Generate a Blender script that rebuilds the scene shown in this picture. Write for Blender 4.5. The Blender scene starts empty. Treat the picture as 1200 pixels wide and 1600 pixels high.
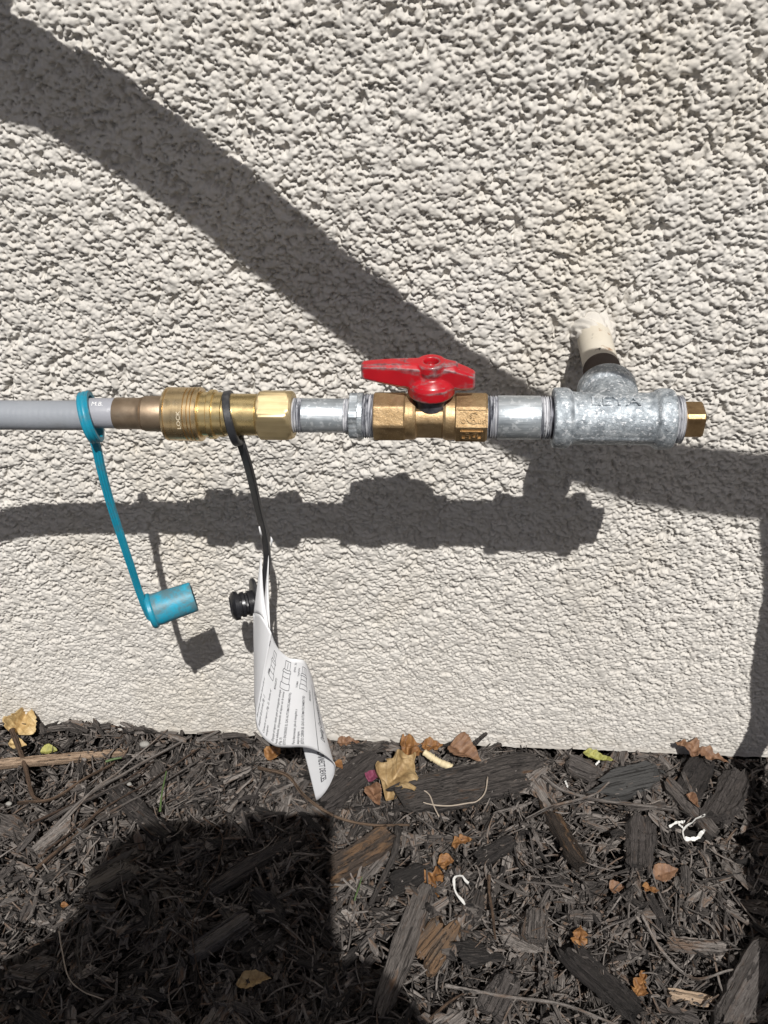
import bpy, bmesh, math, random
import numpy as np
from mathutils import Vector, Matrix

R_ = math.radians
rng = np.random.default_rng(7)
random.seed(7)
scene = bpy.context.scene
COL = scene.collection

# ------------------------------------------------------------------ camera, world, sun, exposure
F = 1400.0                                   # focal length in photo pixels (photo 1200 wide)
CAM = np.array([0.1698, -0.54105, 0.27265])
D = 0.10467                                  # pipe axis stands this far off the wall plane y = 0
H = 0.43192                                  # pipe axis height above the mulch
_th, _ps, _ro = R_(37.97), R_(5.98), R_(-2.57)
_e, _az = R_(56.26), R_(14.53)
cf = np.array([-math.sin(_ps) * math.cos(_th), math.cos(_ps) * math.cos(_th), -math.sin(_th)])
cr = np.cross(cf, [0, 0, 1]); cr /= np.linalg.norm(cr); cu = np.cross(cr, cf)
cr, cu = cr * math.cos(_ro) + cu * math.sin(_ro), -cr * math.sin(_ro) + cu * math.cos(_ro)
SUN = np.array([math.sin(_az) * math.cos(_e), -math.cos(_az) * math.cos(_e), math.sin(_e)])

cam_data = bpy.data.cameras.new('camera')
cam_data.sensor_fit = 'HORIZONTAL'; cam_data.sensor_width = 36.0; cam_data.lens = 36.0 * F / 1200.0
cam_data.clip_start = 0.01; cam_data.clip_end = 500.0
cam = bpy.data.objects.new('camera', cam_data); COL.objects.link(cam)
cam.matrix_world = Matrix(((cr[0], cu[0], -cf[0], CAM[0]), (cr[1], cu[1], -cf[1], CAM[1]),
                           (cr[2], cu[2], -cf[2], CAM[2]), (0, 0, 0, 1)))
scene.camera = cam

world = bpy.data.worlds.new('World'); scene.world = world; world.use_nodes = True
wn = world.node_tree.nodes; wl = world.node_tree.links; wn.clear()
w_out = wn.new('ShaderNodeOutputWorld'); w_bg = wn.new('ShaderNodeBackground'); w_sky = wn.new('ShaderNodeTexSky')
w_sky.sky_type = 'NISHITA'; w_sky.sun_disc = False
w_sky.air_density = .8; w_sky.dust_density = 3.0; w_sky.ozone_density = .9
w_sky.sun_elevation = _e; w_sky.sun_rotation = math.atan2(SUN[0], SUN[1])
w_bg.inputs['Strength'].default_value = 0.044
wl.new(w_sky.outputs[0], w_bg.inputs[0]); wl.new(w_bg.outputs[0], w_out.inputs[0])

sun_data = bpy.data.lights.new('sun', 'SUN'); sun_data.energy = 5.0; sun_data.angle = R_(0.45); sun_data.color = (1.0, 0.978, 0.94)
sun = bpy.data.objects.new('sun', sun_data); COL.objects.link(sun)
sun.rotation_euler = Vector(SUN).to_track_quat('Z', 'Y').to_euler(); sun.location = (1, -3, 5)

scene.view_settings.view_transform = 'Standard'; scene.view_settings.look = 'None'
scene.view_settings.exposure = 0.0; scene.view_settings.gamma = 1.0
scene.view_settings.use_curve_mapping = False
try:
    scene.cycles.max_bounces = 8
except Exception:
    pass

# ------------------------------------------------------------------ helpers
def ray(px, py): return cf + cr * (px - 600) / F - cu * (py - 800) / F
def W(px, py, y=0.0):
    d = ray(px, py); return CAM + d * ((y - CAM[1]) / d[1])
def G(px, py, z=-H):
    d = ray(px, py); return CAM + d * ((z - CAM[2]) / d[2])
def X(px, row=650): return W(px, row, -D)[0]
def KR(px, row=650):                       # metres per photo pixel at the pipe axis
    return float((W(px, row, -D) - CAM) @ cf) / F

def tag(o, label=None, cat=None, group=None, kind=None):
    if label: o['label'] = label
    if cat: o['category'] = cat
    if group: o['group'] = group
    if kind: o['kind'] = kind
    return o

def link(name, me, parent=None, m=None):
    o = bpy.data.objects.new(name, me); COL.objects.link(o)
    if m is not None:
        me.materials.clear() if len(me.materials) else None
        me.materials.append(m)
    if parent is not None:
        o.parent = parent
        o.matrix_parent_inverse = Matrix.Translation(-parent.location) if parent.type == 'EMPTY' else Matrix.Identity(4)
    return o

def thing(name, label, cat, loc=(0, 0, 0), group=None):
    o = bpy.data.objects.new(name, None); COL.objects.link(o); o.empty_display_size = 0.01
    o.location = loc
    return tag(o, label, cat, group)

def mesh_from(verts, faces, name='m', smooth=True, angle=35):
    me = bpy.data.meshes.new(name)
    me.from_pydata([tuple(v) for v in verts], [], faces)
    me.validate(); me.update()
    if smooth:
        me.shade_smooth()
        if angle: me.set_sharp_from_angle(angle=R_(angle))
    return me

class MB:
    """collects shells into one mesh"""
    def __init__(s): s.v = []; s.f = []
    def add(s, verts, faces):
        b = len(s.v); s.v += [tuple(map(float, p)) for p in verts]; s.f += [tuple(i + b for i in q) for q in faces]
        return s
    def mesh(s, name='m', smooth=True, angle=35): return mesh_from(s.v, s.f, name, smooth, angle)

def frame(axis, up=(0, 0, 1)):
    a = Vector(axis).normalized(); u = Vector(up)
    if abs(a.dot(u.normalized())) > 0.98: u = Vector((0, 1, 0))
    b = u.cross(a).normalized(); c = a.cross(b)
    return np.array(a), np.array(b), np.array(c)

def polar(stations, rfun, n=64, origin=(0, -D, 0), caps=True, basis=None, close=False):
    """stations: positions along the axis; rfun(i, phi) radius. Default axis x, phi 0 to the front, 90 up."""
    if basis is None: basis = (np.array([1., 0, 0]), np.array([0, -1., 0]), np.array([0, 0, 1.]))
    a, b, c = basis; o = np.asarray(origin, float)
    V, Fc = [], []
    ph = [2 * math.pi * k / n for k in range(n)]
    for i, x in enumerate(stations):
        for p in ph:
            r = rfun(i, p); V.append(o + a * x + b * (r * math.cos(p)) + c * (r * math.sin(p)))
    m = len(stations)
    for i in range(m - 1 if not close else m):
        j = (i + 1) % m
        for k in range(n):
            l = (k + 1) % n
            Fc.append((i * n + k, i * n + l, j * n + l, j * n + k))
    if caps and not close:
        Fc.append(tuple(range(n))[::-1]); Fc.append(tuple((m - 1) * n + k for k in range(n)))
    return V, Fc

def lathe(prof, n=56, origin=(0, -D, 0), basis=None, caps=True, close=False):
    return polar([p[0] for p in prof], lambda i, p: prof[i][1], n, origin, caps, basis, close)

def poly_r(R, k, phi0):
    """radius of a regular k-gon with a corner of radius R at phi0"""
    def f(p):
        a = (p - phi0) % (2 * math.pi / k) - math.pi / k
        return R * math.cos(math.pi / k) / math.cos(a)
    return f

def pprof(pairs):
    """(photo column, half height in photo pixels) -> (x, r) along the pipe axis"""
    return [(X(a), b * KR(a)) for a, b in pairs]

def remeshed(mb, voxel, smooth_it=3, fac=0.5, name='m'):
    me = mb.mesh('tmp', False); o = bpy.data.objects.new('tmp', me); COL.objects.link(o)
    md = o.modifiers.new('r', 'REMESH'); md.mode = 'VOXEL'; md.voxel_size = voxel
    if smooth_it:
        ms = o.modifiers.new('s', 'SMOOTH'); ms.iterations = smooth_it; ms.factor = fac
    dg = bpy.context.evaluated_depsgraph_get()
    out = bpy.data.meshes.new_from_object(o.evaluated_get(dg)); out.name = name
    bpy.data.objects.remove(o); bpy.data.meshes.remove(me)
    out.materials.clear(); out.shade_smooth()
    return out

def text_geo(s, size=1.0, extrude=0.0, shear=0.0, align='LEFT', bold=0.0):
    cu_ = bpy.data.curves.new('t', 'FONT'); cu_.body = s; cu_.size = size; cu_.extrude = extrude; cu_.shear = shear
    cu_.align_x = align; cu_.resolution_u = 3; cu_.offset = bold
    o = bpy.data.objects.new('t', cu_); COL.objects.link(o)
    dg = bpy.context.evaluated_depsgraph_get()
    me = bpy.data.meshes.new_from_object(o.evaluated_get(dg))
    V = [np.array(v.co) for v in me.vertices]; Fc = [tuple(p.vertices) for p in me.polygons]
    bpy.data.objects.remove(o); bpy.data.curves.remove(cu_); bpy.data.meshes.remove(me)
    return V, Fc

def tube(path, rad, n=12, caps=True):
    P = [np.asarray(p, float) for p in path]; V, Fc = [], []
    rr = rad if hasattr(rad, '__len__') else [rad] * len(P)
    prev = None
    for i, p in enumerate(P):
        t = P[min(i + 1, len(P) - 1)] - P[max(i - 1, 0)]; t /= np.linalg.norm(t) + 1e-12
        if prev is None:
            b = np.cross(t, [0, 0, 1.]);
            if np.linalg.norm(b) < 1e-3: b = np.cross(t, [0, 1., 0])
        else: b = prev - t * (prev @ t)
        b /= np.linalg.norm(b); c = np.cross(t, b); prev = b
        for k in range(n):
            a = 2 * math.pi * k / n; V.append(p + b * rr[i] * math.cos(a) + c * rr[i] * math.sin(a))
    for i in range(len(P) - 1):
        for k in range(n):
            l = (k + 1) % n; Fc.append((i * n + k, (i + 1) * n + k, (i + 1) * n + l, i * n + l))
    if caps:
        Fc.append(tuple(range(n))); Fc.append(tuple((len(P) - 1) * n + k for k in range(n))[::-1])
    return V, Fc

def spline(pts, n):
    """Catmull-Rom through pts, n samples"""
    P = np.array(pts, float); P = np.vstack([2 * P[0] - P[1], P, 2 * P[-1] - P[-2]]); out = []
    m = len(P) - 3
    for q in np.linspace(0, m - 1e-9, n):
        i = int(q); t = q - i; a, b, c, d = P[i:i + 4]
        out.append(0.5 * (2 * b + (c - a) * t + (2 * a - 5 * b + 4 * c - d) * t * t + (-a + 3 * b - 3 * c + d) * t ** 3))
    return np.array(out)

def strap(path, wdir, width, thick, n=60, groove=0.0):
    """flat strip with a rounded grooved outer face; wdir gives the width direction at each end (interpolated)"""
    P = spline(path, n); V, Fc = [], []
    w0, w1 = np.asarray(wdir[0], float), np.asarray(wdir[1], float)
    prof = [(-.5, -.3), (-.5, .3), (-.38, .5), (-.18, .5 - groove), (0, .5), (.18, .5 - groove), (.38, .5), (.5, .3), (.5, -.3), (.38, -.5), (-.38, -.5)]
    k = len(prof)
    for i, p in enumerate(P):
        t = P[min(i + 1, n - 1)] - P[max(i - 1, 0)]; t /= np.linalg.norm(t)
        w = w0 + (w1 - w0) * i / (n - 1); w = w - t * (w @ t); w /= np.linalg.norm(w); nn = np.cross(t, w)
        for a, b in prof: V.append(p + w * a * width + nn * b * thick)
    for i in range(n - 1):
        for j in range(k):
            l = (j + 1) % k; Fc.append((i * k + j, i * k + l, (i + 1) * k + l, (i + 1) * k + j))
    Fc.append(tuple(range(k))[::-1]); Fc.append(tuple((n - 1) * k + j for j in range(k)))
    return V, Fc

def box(o, a, b, c):
    o, a, b, c = map(np.asarray, (o, a, b, c))
    V = [o + a * i + b * j + c * k for i in (-1, 1) for j in (-1, 1) for k in (-1, 1)]
    return V, [(0, 1, 3, 2), (4, 6, 7, 5), (0, 4, 5, 1), (2, 3, 7, 6), (0, 2, 6, 4), (1, 5, 7, 3)]

# ------------------------------------------------------------------ materials
class N:
    def __init__(s, name):
        s.m = bpy.data.materials.new(name); s.m.use_nodes = True; s.t = s.m.node_tree
        s.t.nodes.clear(); s.out = s.t.nodes.new('ShaderNodeOutputMaterial'); s.b = s.t.nodes.new('ShaderNodeBsdfPrincipled')
        s.t.links.new(s.b.outputs[0], s.out.inputs[0])
    def n(s, kind, **kw):
        x = s.t.nodes.new('ShaderNode' + kind)
        for k, v in kw.items():
            if k in x.inputs.keys() if not hasattr(x, k) else False: x.inputs[k].default_value = v
            else:
                try: setattr(x, k, v)
                except Exception: x.inputs[k].default_value = v
        return x
    def l(s, a, b): s.t.links.new(a, b)
    def set(s, **kw):
        for k, v in kw.items(): s.b.inputs[k.replace('_', ' ')].default_value = v
    def coord(s, scale=(1, 1, 1), out='Object', rot=(0, 0, 0)):
        tc = s.n('TexCoord'); mp = s.n('Mapping'); mp.inputs['Scale'].default_value = scale; mp.inputs['Rotation'].default_value = rot
        s.l(tc.outputs[out], mp.inputs['Vector']); return mp.outputs[0]
    def attr(s, name, scale=(1, 1, 1)):
        a = s.n('Attribute'); a.attribute_name = name
        mp = s.n('Mapping'); mp.inputs['Scale'].default_value = scale; s.l(a.outputs['Vector'], mp.inputs['Vector']); return mp.outputs[0]
    def noise(s, vec, scale, detail=4, rough=.6, dist=0.0):
        x = s.n('TexNoise'); x.inputs['Scale'].default_value = scale; x.inputs['Detail'].default_value = detail
        x.inputs['Roughness'].default_value = rough; x.inputs['Distortion'].default_value = dist
        s.l(vec, x.inputs['Vector']); return x.outputs[0]
    def ramp(s, fac, stops, interp='LINEAR'):
        x = s.n('ValToRGB'); x.color_ramp.interpolation = interp; e = x.color_ramp.elements
        while len(e) < len(stops): e.new(0.5)
        for k, (p, c) in enumerate(stops):
            e[k].position = p; e[k].color = (c if hasattr(c, '__len__') else (c, c, c)) + (1,) if hasattr(c, '__len__') else (c, c, c, 1)
        s.l(fac, x.inputs[0]); return x.outputs[0]
    def mix(s, fac, a, b, mode='MIX'):
        x = s.n('MixRGB'); x.blend_type = mode
        for i, q in ((0, fac), (1, a), (2, b)):
            if hasattr(q, 'is_output'): s.l(q, x.inputs[i])
            else: x.inputs[i].default_value = q if i == 0 else (tuple(q) + (1,))
        return x.outputs[0]
    def math(s, op, a, b=0.0):
        x = s.n('Math'); x.operation = op
        for i, q in ((0, a), (1, b)):
            if hasattr(q, 'is_output'): s.l(q, x.inputs[i])
            else: x.inputs[i].default_value = q
        return x.outputs[0]
    def bump(s, h, strength=.3, dist=.001):
        x = s.n('Bump'); x.inputs['Strength'].default_value = strength; x.inputs['Distance'].default_value = dist
        s.l(h, x.inputs['Height']); s.l(x.outputs[0], s.b.inputs['Normal']); return x
    def col(s, c): s.l(c, s.b.inputs['Base Color'])
    def rough(s, c): s.l(c, s.b.inputs['Roughness'])

M = {}
def stucco(name, coarse_bump):
    n = N(name); v = n.coord()
    big = n.noise(v, 9, 3); fine = n.noise(v, 420, 3, .7); mid = n.noise(v, 55, 4)
    c = n.ramp(big, [(.3, (.52, .494, .456)), (.7, (.575, .549, .511))])
    c = n.mix(n.ramp(mid, [(.45, 0.0), (.75, .35)]), c, (.545, .51, .455))
    c = n.mix(n.ramp(n.noise(n.coord((1, 1, .55)), 6.5, 5, .55), [(.55, 0.0), (.72, .42)]), c, (.51, .455, .365))
    sx = n.n('SeparateXYZ'); n.l(v, sx.inputs[0])                   # soil splashed up on the foot of the wall
    foot = n.math('MULTIPLY', n.math('SUBTRACT', -.395, sx.outputs[2]), 26.0); foot.node.use_clamp = True
    c = n.mix(n.math('MULTIPLY', foot, n.ramp(n.noise(v, 75, 6, .7), [(.42, 0.0), (.66, .55)])), c, (.33, .29, .24))
    c = n.mix(n.ramp(n.noise(v, 330, 2, .5), [(.70, 0.0), (.74, .5)]), c, (.36, .32, .27))
    c = n.mix(n.ramp(fine, [(.3, .10), (.6, 0.0)]), c, (.36, .335, .31))
    n.col(c); n.set(Roughness=.92); n.b.inputs['Specular IOR Level'].default_value = .25
    if coarse_bump:
        vo = n.n('TexVoronoi'); vo.inputs['Scale'].default_value = 170; n.l(v, vo.inputs['Vector'])
        h = n.math('ADD', n.math('MULTIPLY', vo.outputs[0], -1.0), n.math('MULTIPLY', mid, 1.2)); n.bump(h, 1.0, .004)
    else: n.bump(fine, .35, .0006)
    return n.m
M['stucco'] = stucco('stucco_paint', False); M['stucco_far'] = stucco('stucco_paint_far', True)

def metal(name, cols, rough=(.25, .4), scale=60, aniso=None, bump=.1, metallic=1.0, spk=None):
    n = N(name); v = n.coord(aniso or (1, 1, 1))
    a = n.noise(v, scale, 6, .65, .3)
    c = n.ramp(a, [(.3, cols[0]), (.5, cols[1]), (.7, cols[2])])
    if spk:
        f = n.noise(n.coord(), spk[0], 2, .6); c = n.mix(n.ramp(f, [(spk[1], 0.0), (spk[1] + .1, spk[2])]), c, spk[3])
    n.col(c); n.set(Metallic=metallic)
    n.rough(n.ramp(n.noise(n.coord(), scale * 2.3, 4), [(.3, rough[0]), (.7, rough[1])]))
    n.bump(n.noise(v, scale * 5, 4, .7), bump, .0006)
    return n.m
M['brass'] = metal('bright_brass', [(.66, .50, .23), (.74, .57, .28), (.80, .63, .33)], (.22, .34), 60, (1, 5, 5), .03, .92)
M['brass_nut'] = metal('brushed_brass', [(.60, .47, .26), (.66, .525, .30), (.72, .585, .35)], (.40, .52), 40, (1, 14, 14), .10, .9)
M['brass_dull'] = metal('dull_brass', [(.25, .185, .125), (.33, .25, .175), (.41, .325, .235)], (.42, .55), 70, None, .15, .85)
M['brass_sleeve'] = metal('brass_sleeve', [(.58, .43, .235), (.68, .515, .29), (.76, .60, .36)], (.24, .34), 60, (8, 1, 1), .03, .92)
M['bronze'] = metal('cast_bronze', [(.30, .20, .10), (.42, .29, .155), (.52, .375, .215)], (.42, .56), 90, None, .35, .9, spk=(1700, .58, .55, (.72, .56, .36)))
M['zinc_pipe'] = metal('zinc_plated_pipe', [(.22, .245, .27), (.42, .455, .48), (.62, .65, .67)], (.34, .60), 60, (.12, 3.2, 3.2), .3, .72, spk=(330, .55, .7, (.72, .75, .77)))
M['galv'] = metal('galvanised_casting', [(.16, .18, .20), (.34, .375, .405), (.60, .64, .67)], (.40, .66), 230, None, .7, .6, spk=(520, .56, .8, (.82, .84, .86)))
M['old_brass'] = metal('tarnished_brass', [(.20, .125, .06), (.34, .225, .115), (.47, .33, .18)], (.32, .5), 120, None, .3, .9)
M['dark_thread'] = metal('greasy_thread', [(.02, .02, .03), (.05, .05, .06), (.12, .12, .14)], (.35, .5), 120, None, .2, .5)

def tape():
    n = N('thread_tape'); v = n.coord((9, .5, .5)); a = n.noise(v, 95, 5, .7, .5)
    c = n.ramp(a, [(.40, (.035, .037, .05)), (.47, (.26, .27, .30)), (.55, (.52, .52, .54)), (.75, (.70, .70, .72))])
    c = n.mix(n.ramp(n.noise(n.coord(), 210, 4, .7), [(.56, 0.0), (.66, .75)]), c, (.10, .105, .12))
    n.col(c); n.set(Roughness=.5, Metallic=0.0); n.bump(a, .5, .0006); return n.m
M['tape'] = tape()

def red():
    n = N('worn_red_paint'); v = n.coord((.6, 1, 1)); a = n.noise(v, 75, 7, .72, .5)
    g = n.n('NewGeometry'); w = n.ramp(g.outputs['Pointiness'], [(.5, 0.0), (.545, .30)])
    f = n.math('ADD', a, w)
    mask = n.ramp(f, [(.56, 0.0), (.68, .9)])
    base = n.ramp(n.noise(n.coord(), 30, 3), [(.3, (.32, .005, .012)), (.7, (.46, .009, .016))])
    c = n.mix(mask, base, n.ramp(n.noise(n.coord(), 300, 3), [(.35, (.10, .035, .04)), (.65, (.24, .17, .17))]))
    n.col(c); n.rough(n.ramp(mask, [(0, .28), (1, .45)])); n.bump(n.noise(n.coord(), 240, 4), .14, .0005)
    n.b.inputs['Coat Weight'].default_value = .15
    return n.m
M['red'] = red()

def rubber(name, c0, c1, dust, rough=.5, dscale=70, dust_amt=(.5, .68), stretch=(1, 1, 1)):
    n = N(name); v = n.coord(stretch); a = n.noise(v, dscale, 7, .7, .3)
    c = n.ramp(n.noise(n.coord(), 35, 3), [(.3, c0), (.7, c1)])
    c = n.mix(n.ramp(a, [(dust_amt[0], 0.0), (dust_amt[1], .75)]), c, dust)
    n.col(c); n.set(Roughness=rough); n.bump(n.noise(n.coord(), 420, 4, .7), .3, .0005); return n.m
M['teal'] = rubber('teal_rubber', (.005, .195, .29), (.010, .26, .385), (.075, .13, .145), .42)
M['teal_cap'] = rubber('teal_cap_rubber', (.008, .25, .385), (.015, .315, .46), (.10, .125, .12), .5, 75, (.42, .58))
M['black_rubber'] = rubber('black_rubber', (.018, .019, .022), (.03, .031, .035), (.085, .082, .08), .42, 90, (.55, .75))
M['black_gloss'] = rubber('black_plastic', (.010, .010, .012), (.016, .016, .019), (.10, .10, .11), .3, 130, (.60, .8), (1, 1, 3))
M['hose'] = rubber('grey_hose_jacket', (.235, .25, .275), (.265, .28, .305), (.20, .205, .21), .42, 50, (.55, .8))
M['sleeve'] = rubber('grey_sleeve', (.29, .295, .325), (.305, .31, .34), (.26, .26, .28), .33, 50, (.6, .9))

def painted_pipe():
    n = N('painted_pipe'); v = n.coord(); a = n.noise(v, 85, 5, .6)
    c = n.ramp(n.noise(v, 40, 4), [(.3, (.56, .505, .41)), (.7, (.61, .565, .48))])
    c = n.mix(n.ramp(a, [(.60, 0.0), (.67, .85)]), c, (.26, .13, .05))
    c = n.mix(n.ramp(n.noise(v, 150, 4), [(.66, 0.0), (.71, 1.0)]), c, (.03, .022, .018))
    n.col(c); n.set(Roughness=.7); n.bump(a, .4, .001); return n.m
M['painted_pipe'] = painted_pipe()

def paper():
    n = N('tag_paper'); v = n.coord(); c = n.ramp(n.noise(v, 40, 4), [(.3, (.82, .82, .835)), (.7, (.86, .86, .87))])
    n.col(c); n.set(Roughness=.6); n.bump(n.noise(v, 60, 3), .12, .001)
    tr = n.n('BsdfTranslucent'); tr.inputs[0].default_value = (.7, .69, .66, 1); mx = n.n('MixShader'); mx.inputs[0].default_value = .16
    n.l(n.b.outputs[0], mx.inputs[1]); n.l(tr.outputs[0], mx.inputs[2]); n.l(mx.outputs[0], n.out.inputs[0]); return n.m
M['paper'] = paper()
def plain(name, c, rough=.6, metallic=0.0):
    n = N(name); v = n.coord(); a = n.noise(v, 200, 3)
    n.col(n.ramp(a, [(.3, tuple(q * .9 for q in c)), (.7, tuple(min(1, q * 1.1) for q in c))])); n.set(Roughness=rough, Metallic=metallic); return n.m
M['ink'] = plain('black_ink', (.035, .035, .045), .6)
M['white_ink'] = plain('white_ink', (.78, .78, .78), .5)
M['etched'] = plain('etched_marks', (.60, .53, .40), .5)
M['paint_peel'] = plain('white_paint_peel', (.60, .59, .56), .55)
M['stone'] = plain('pale_pebble', (.25, .24, .22), .8)
M['rail'] = plain('rail_paint', (.12, .12, .125), .4, .3)
M['skin'] = plain('skin', (.45, .28, .2), .5)
M['hair'] = plain('dark_hair', (.03, .022, .018), .6)
M['cloth'] = plain('dark_cloth', (.05, .055, .07), .8)
M['phone'] = plain('phone_body', (.03, .03, .035), .2, .4)

def wood(name, ramp_cols, patch=None, light_amt=1.0, tone=True):
    n = N(name); g = n.attr('grain', (1, 1, 1))
    mp = n.n('Mapping'); mp.inputs['Scale'].default_value = (70, 900, 900); n.l(g, mp.inputs['Vector'])
    a = n.noise(mp.outputs[0], 1.0, 5, .7, .4)
    mp2 = n.n('Mapping'); mp2.inputs['Scale'].default_value = (40, 160, 160); n.l(g, mp2.inputs['Vector'])
    b = n.noise(mp2.outputs[0], 1.0, 4, .6)
    at = n.n('Attribute'); at.attribute_name = 'tone'
    oi = n.n('ObjectInfo')
    t = n.math('FRACT', n.math('ADD', at.outputs['Fac'], oi.outputs['Random']))
    f = n.math('ADD', n.math('ADD', n.math('MULTIPLY', a, .95), -.10), n.math('MULTIPLY', n.math('SUBTRACT', t, .5), .50))
    c = n.ramp(f, ramp_cols)
    mp3 = n.n('Mapping'); mp3.inputs['Scale'].default_value = (22, 520, 520); n.l(g, mp3.inputs['Vector'])
    ck = n.noise(mp3.outputs[0], 1.0, 3, .55, .3); crack = n.ramp(ck, [(.35, .7), (.42, 0.0)])
    if patch: c = n.mix(n.ramp(n.math('ADD', b, n.math('MULTIPLY', t, .16)), [(patch[0], 0.0), (patch[0] + .12, patch[1])]), c, patch[2])
    c = n.mix(crack, c, (.008, .006, .005))
    dust = n.noise(g, 2600, 2, .5); c = n.mix(n.ramp(dust, [(.70, 0.0), (.76, .55)]), c, (.26, .245, .225))
    n.col(c); n.set(Roughness=.82); n.b.inputs['Specular IOR Level'].default_value = .35
    n.bump(n.math('SUBTRACT', n.math('ADD', a, n.math('MULTIPLY', b, .6)), n.math('MULTIPLY', crack, 1.2)), 1.0, .0022); return n.m
MULCH = [(.10, (.013, .0105, .0095)), (.30, (.052, .042, .036)), (.50, (.118, .099, .086)), (.74, (.225, .193, .168))]
MULCH = [(a_, tuple((q * .7 + sum(c_) / 3 * .3) * (1.38 if a_ > .2 else .9) for q in c_)) for a_, c_ in MULCH]
M['mulch'] = wood('dyed_mulch', MULCH, (.64, .65, (.135, .072, .036)))
M['bark'] = wood('dark_bark', [(.15, (.014, .012, .011)), (.38, (.045, .038, .035)), (.58, (.088, .077, .071)), (.8, (.155, .14, .13))], (.68, .35, (.10, .062, .04)))
M['bark_orange'] = wood('weathered_orange_wood', [(.15, (.022, .016, .012)), (.4, (.06, .044, .034)), (.6, (.11, .078, .056)), (.8, (.175, .13, .09))], (.54, .6, (.185, .105, .052)))
M['pale_wood'] = wood('pale_split_wood', [(.2, (.15, .09, .055)), (.42, (.34, .245, .17)), (.7, (.44, .33, .235))], (.72, .5, (.12, .085, .06)))
M['grey_stone'] = wood('dark_flat_stone', [(.2, (.035, .035, .036)), (.5, (.055, .054, .053)), (.8, (.075, .073, .07))])
M['clod'] = wood('pale_clod', [(.2, (.11, .095, .08)), (.5, (.22, .195, .165)), (.8, (.31, .28, .245))])

def soil():
    n = N('soil'); v = n.coord(); a = n.noise(v, 130, 6, .7)
    n.col(n.ramp(a, [(.3, (.008, .006, .005)), (.55, (.026, .02, .017)), (.75, (.06, .047, .04))])); n.set(Roughness=.95); n.bump(a, 1.0, .006); return n.m
M['soil'] = soil()

def leafmat(name, c0, c1, c2):
    n = N(name); g = n.attr('grain'); a = n.noise(n.coord(), 120, 6, .7, .5)
    c = n.ramp(a, [(.28, c0), (.52, c1), (.74, c2)])
    w = n.n('TexWave'); w.wave_type = 'BANDS'; w.inputs['Scale'].default_value = 1.0; w.inputs['Distortion'].default_value = 2.5
    mp = n.n('Mapping'); mp.inputs['Scale'].default_value = (60, 40, 1); mp.inputs['Rotation'].default_value = (0, 0, .7); n.l(g, mp.inputs['Vector']); n.l(mp.outputs[0], w.inputs['Vector'])
    c = n.mix(n.ramp(w.outputs[0], [(.78, 0.0), (.98, .3)]), c, tuple(q * .55 for q in c0))
    n.col(c); n.set(Roughness=.6)
    n.bump(n.math('ADD', a, n.math('MULTIPLY', w.outputs[0], .5)), .7, .0012)
    tr = n.n('BsdfTranslucent'); n.l(c, tr.inputs[0]); mx = n.n('MixShader'); mx.inputs[0].default_value = .18
    n.l(n.b.outputs[0], mx.inputs[1]); n.l(tr.outputs[0], mx.inputs[2]); n.l(mx.outputs[0], n.out.inputs[0]); return n.m
M['leaf_gold'] = leafmat('golden_leaf', (.19, .115, .05), (.36, .245, .115), (.50, .375, .21))
M['leaf_orange'] = leafmat('orange_leaf', (.11, .045, .016), (.25, .115, .036), (.38, .21, .075))
M['leaf_brown'] = leafmat('brown_leaf', (.11, .052, .028), (.22, .118, .065), (.32, .195, .12))
M['leaf_green'] = leafmat('yellow_green_leaf', (.20, .21, .055), (.36, .35, .10), (.46, .42, .15))
M['leaf_cream'] = leafmat('cream_leaf', (.38, .22, .075), (.58, .42, .20), (.66, .52, .29))
M['petal'] = leafmat('pink_petal', (.12, .02, .045), (.21, .045, .09), (.32, .10, .15))
M['grass'] = plain('green_blade', (.06, .10, .03), .5)
M['stem'] = plain('cream_stem', (.55, .46, .29), .6)
M['grimy_shaded_thread'] = plain('grimy_shaded_thread', (.15, .12, .095), .85)  # dark brown holds grime plus the rail's shadow painted into the colour
M['string'] = plain('pale_string', (.30, .25, .20), .7)
M['twig'] = wood('brown_twig', [(.2, (.05, .03, .02)), (.5, (.11, .07, .045)), (.8, (.18, .125, .085))])

# ------------------------------------------------------------------ stucco wall (real relief)
_VN = {}
def vnoise(x, y, seed, cell):
    """smooth value noise, vectorised"""
    if seed not in _VN: _VN[seed] = np.random.default_rng(seed).random((512, 512))
    g = _VN[seed]; u = x / cell + 200; v = y / cell + 200; i = np.floor(u).astype(int); j = np.floor(v).astype(int)
    a = u - i; b = v - j; a = a * a * (3 - 2 * a); b = b * b * (3 - 2 * b); i %= 511; j %= 511
    return (g[i, j] * (1 - a) + g[i + 1, j] * a) * (1 - b) + (g[i, j + 1] * (1 - a) + g[i + 1, j + 1] * a) * b

def fast_mesh(name, V, quads, smooth=True):
    me = bpy.data.meshes.new(name); me.vertices.add(len(V)); me.vertices.foreach_set('co', np.asarray(V, np.float32).ravel())
    q = np.asarray(quads, np.int32); me.loops.add(q.size); me.loops.foreach_set('vertex_index', q.ravel())
    me.polygons.add(len(q)); me.polygons.foreach_set('loop_start', np.arange(0, q.size, 4, dtype=np.int32))
    try: me.polygons.foreach_set('loop_total', np.full(len(q), 4, np.int32))
    except Exception: pass
    me.polygons.foreach_set('use_smooth', np.full(len(q), smooth)); me.update(calc_edges=True); return me

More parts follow.
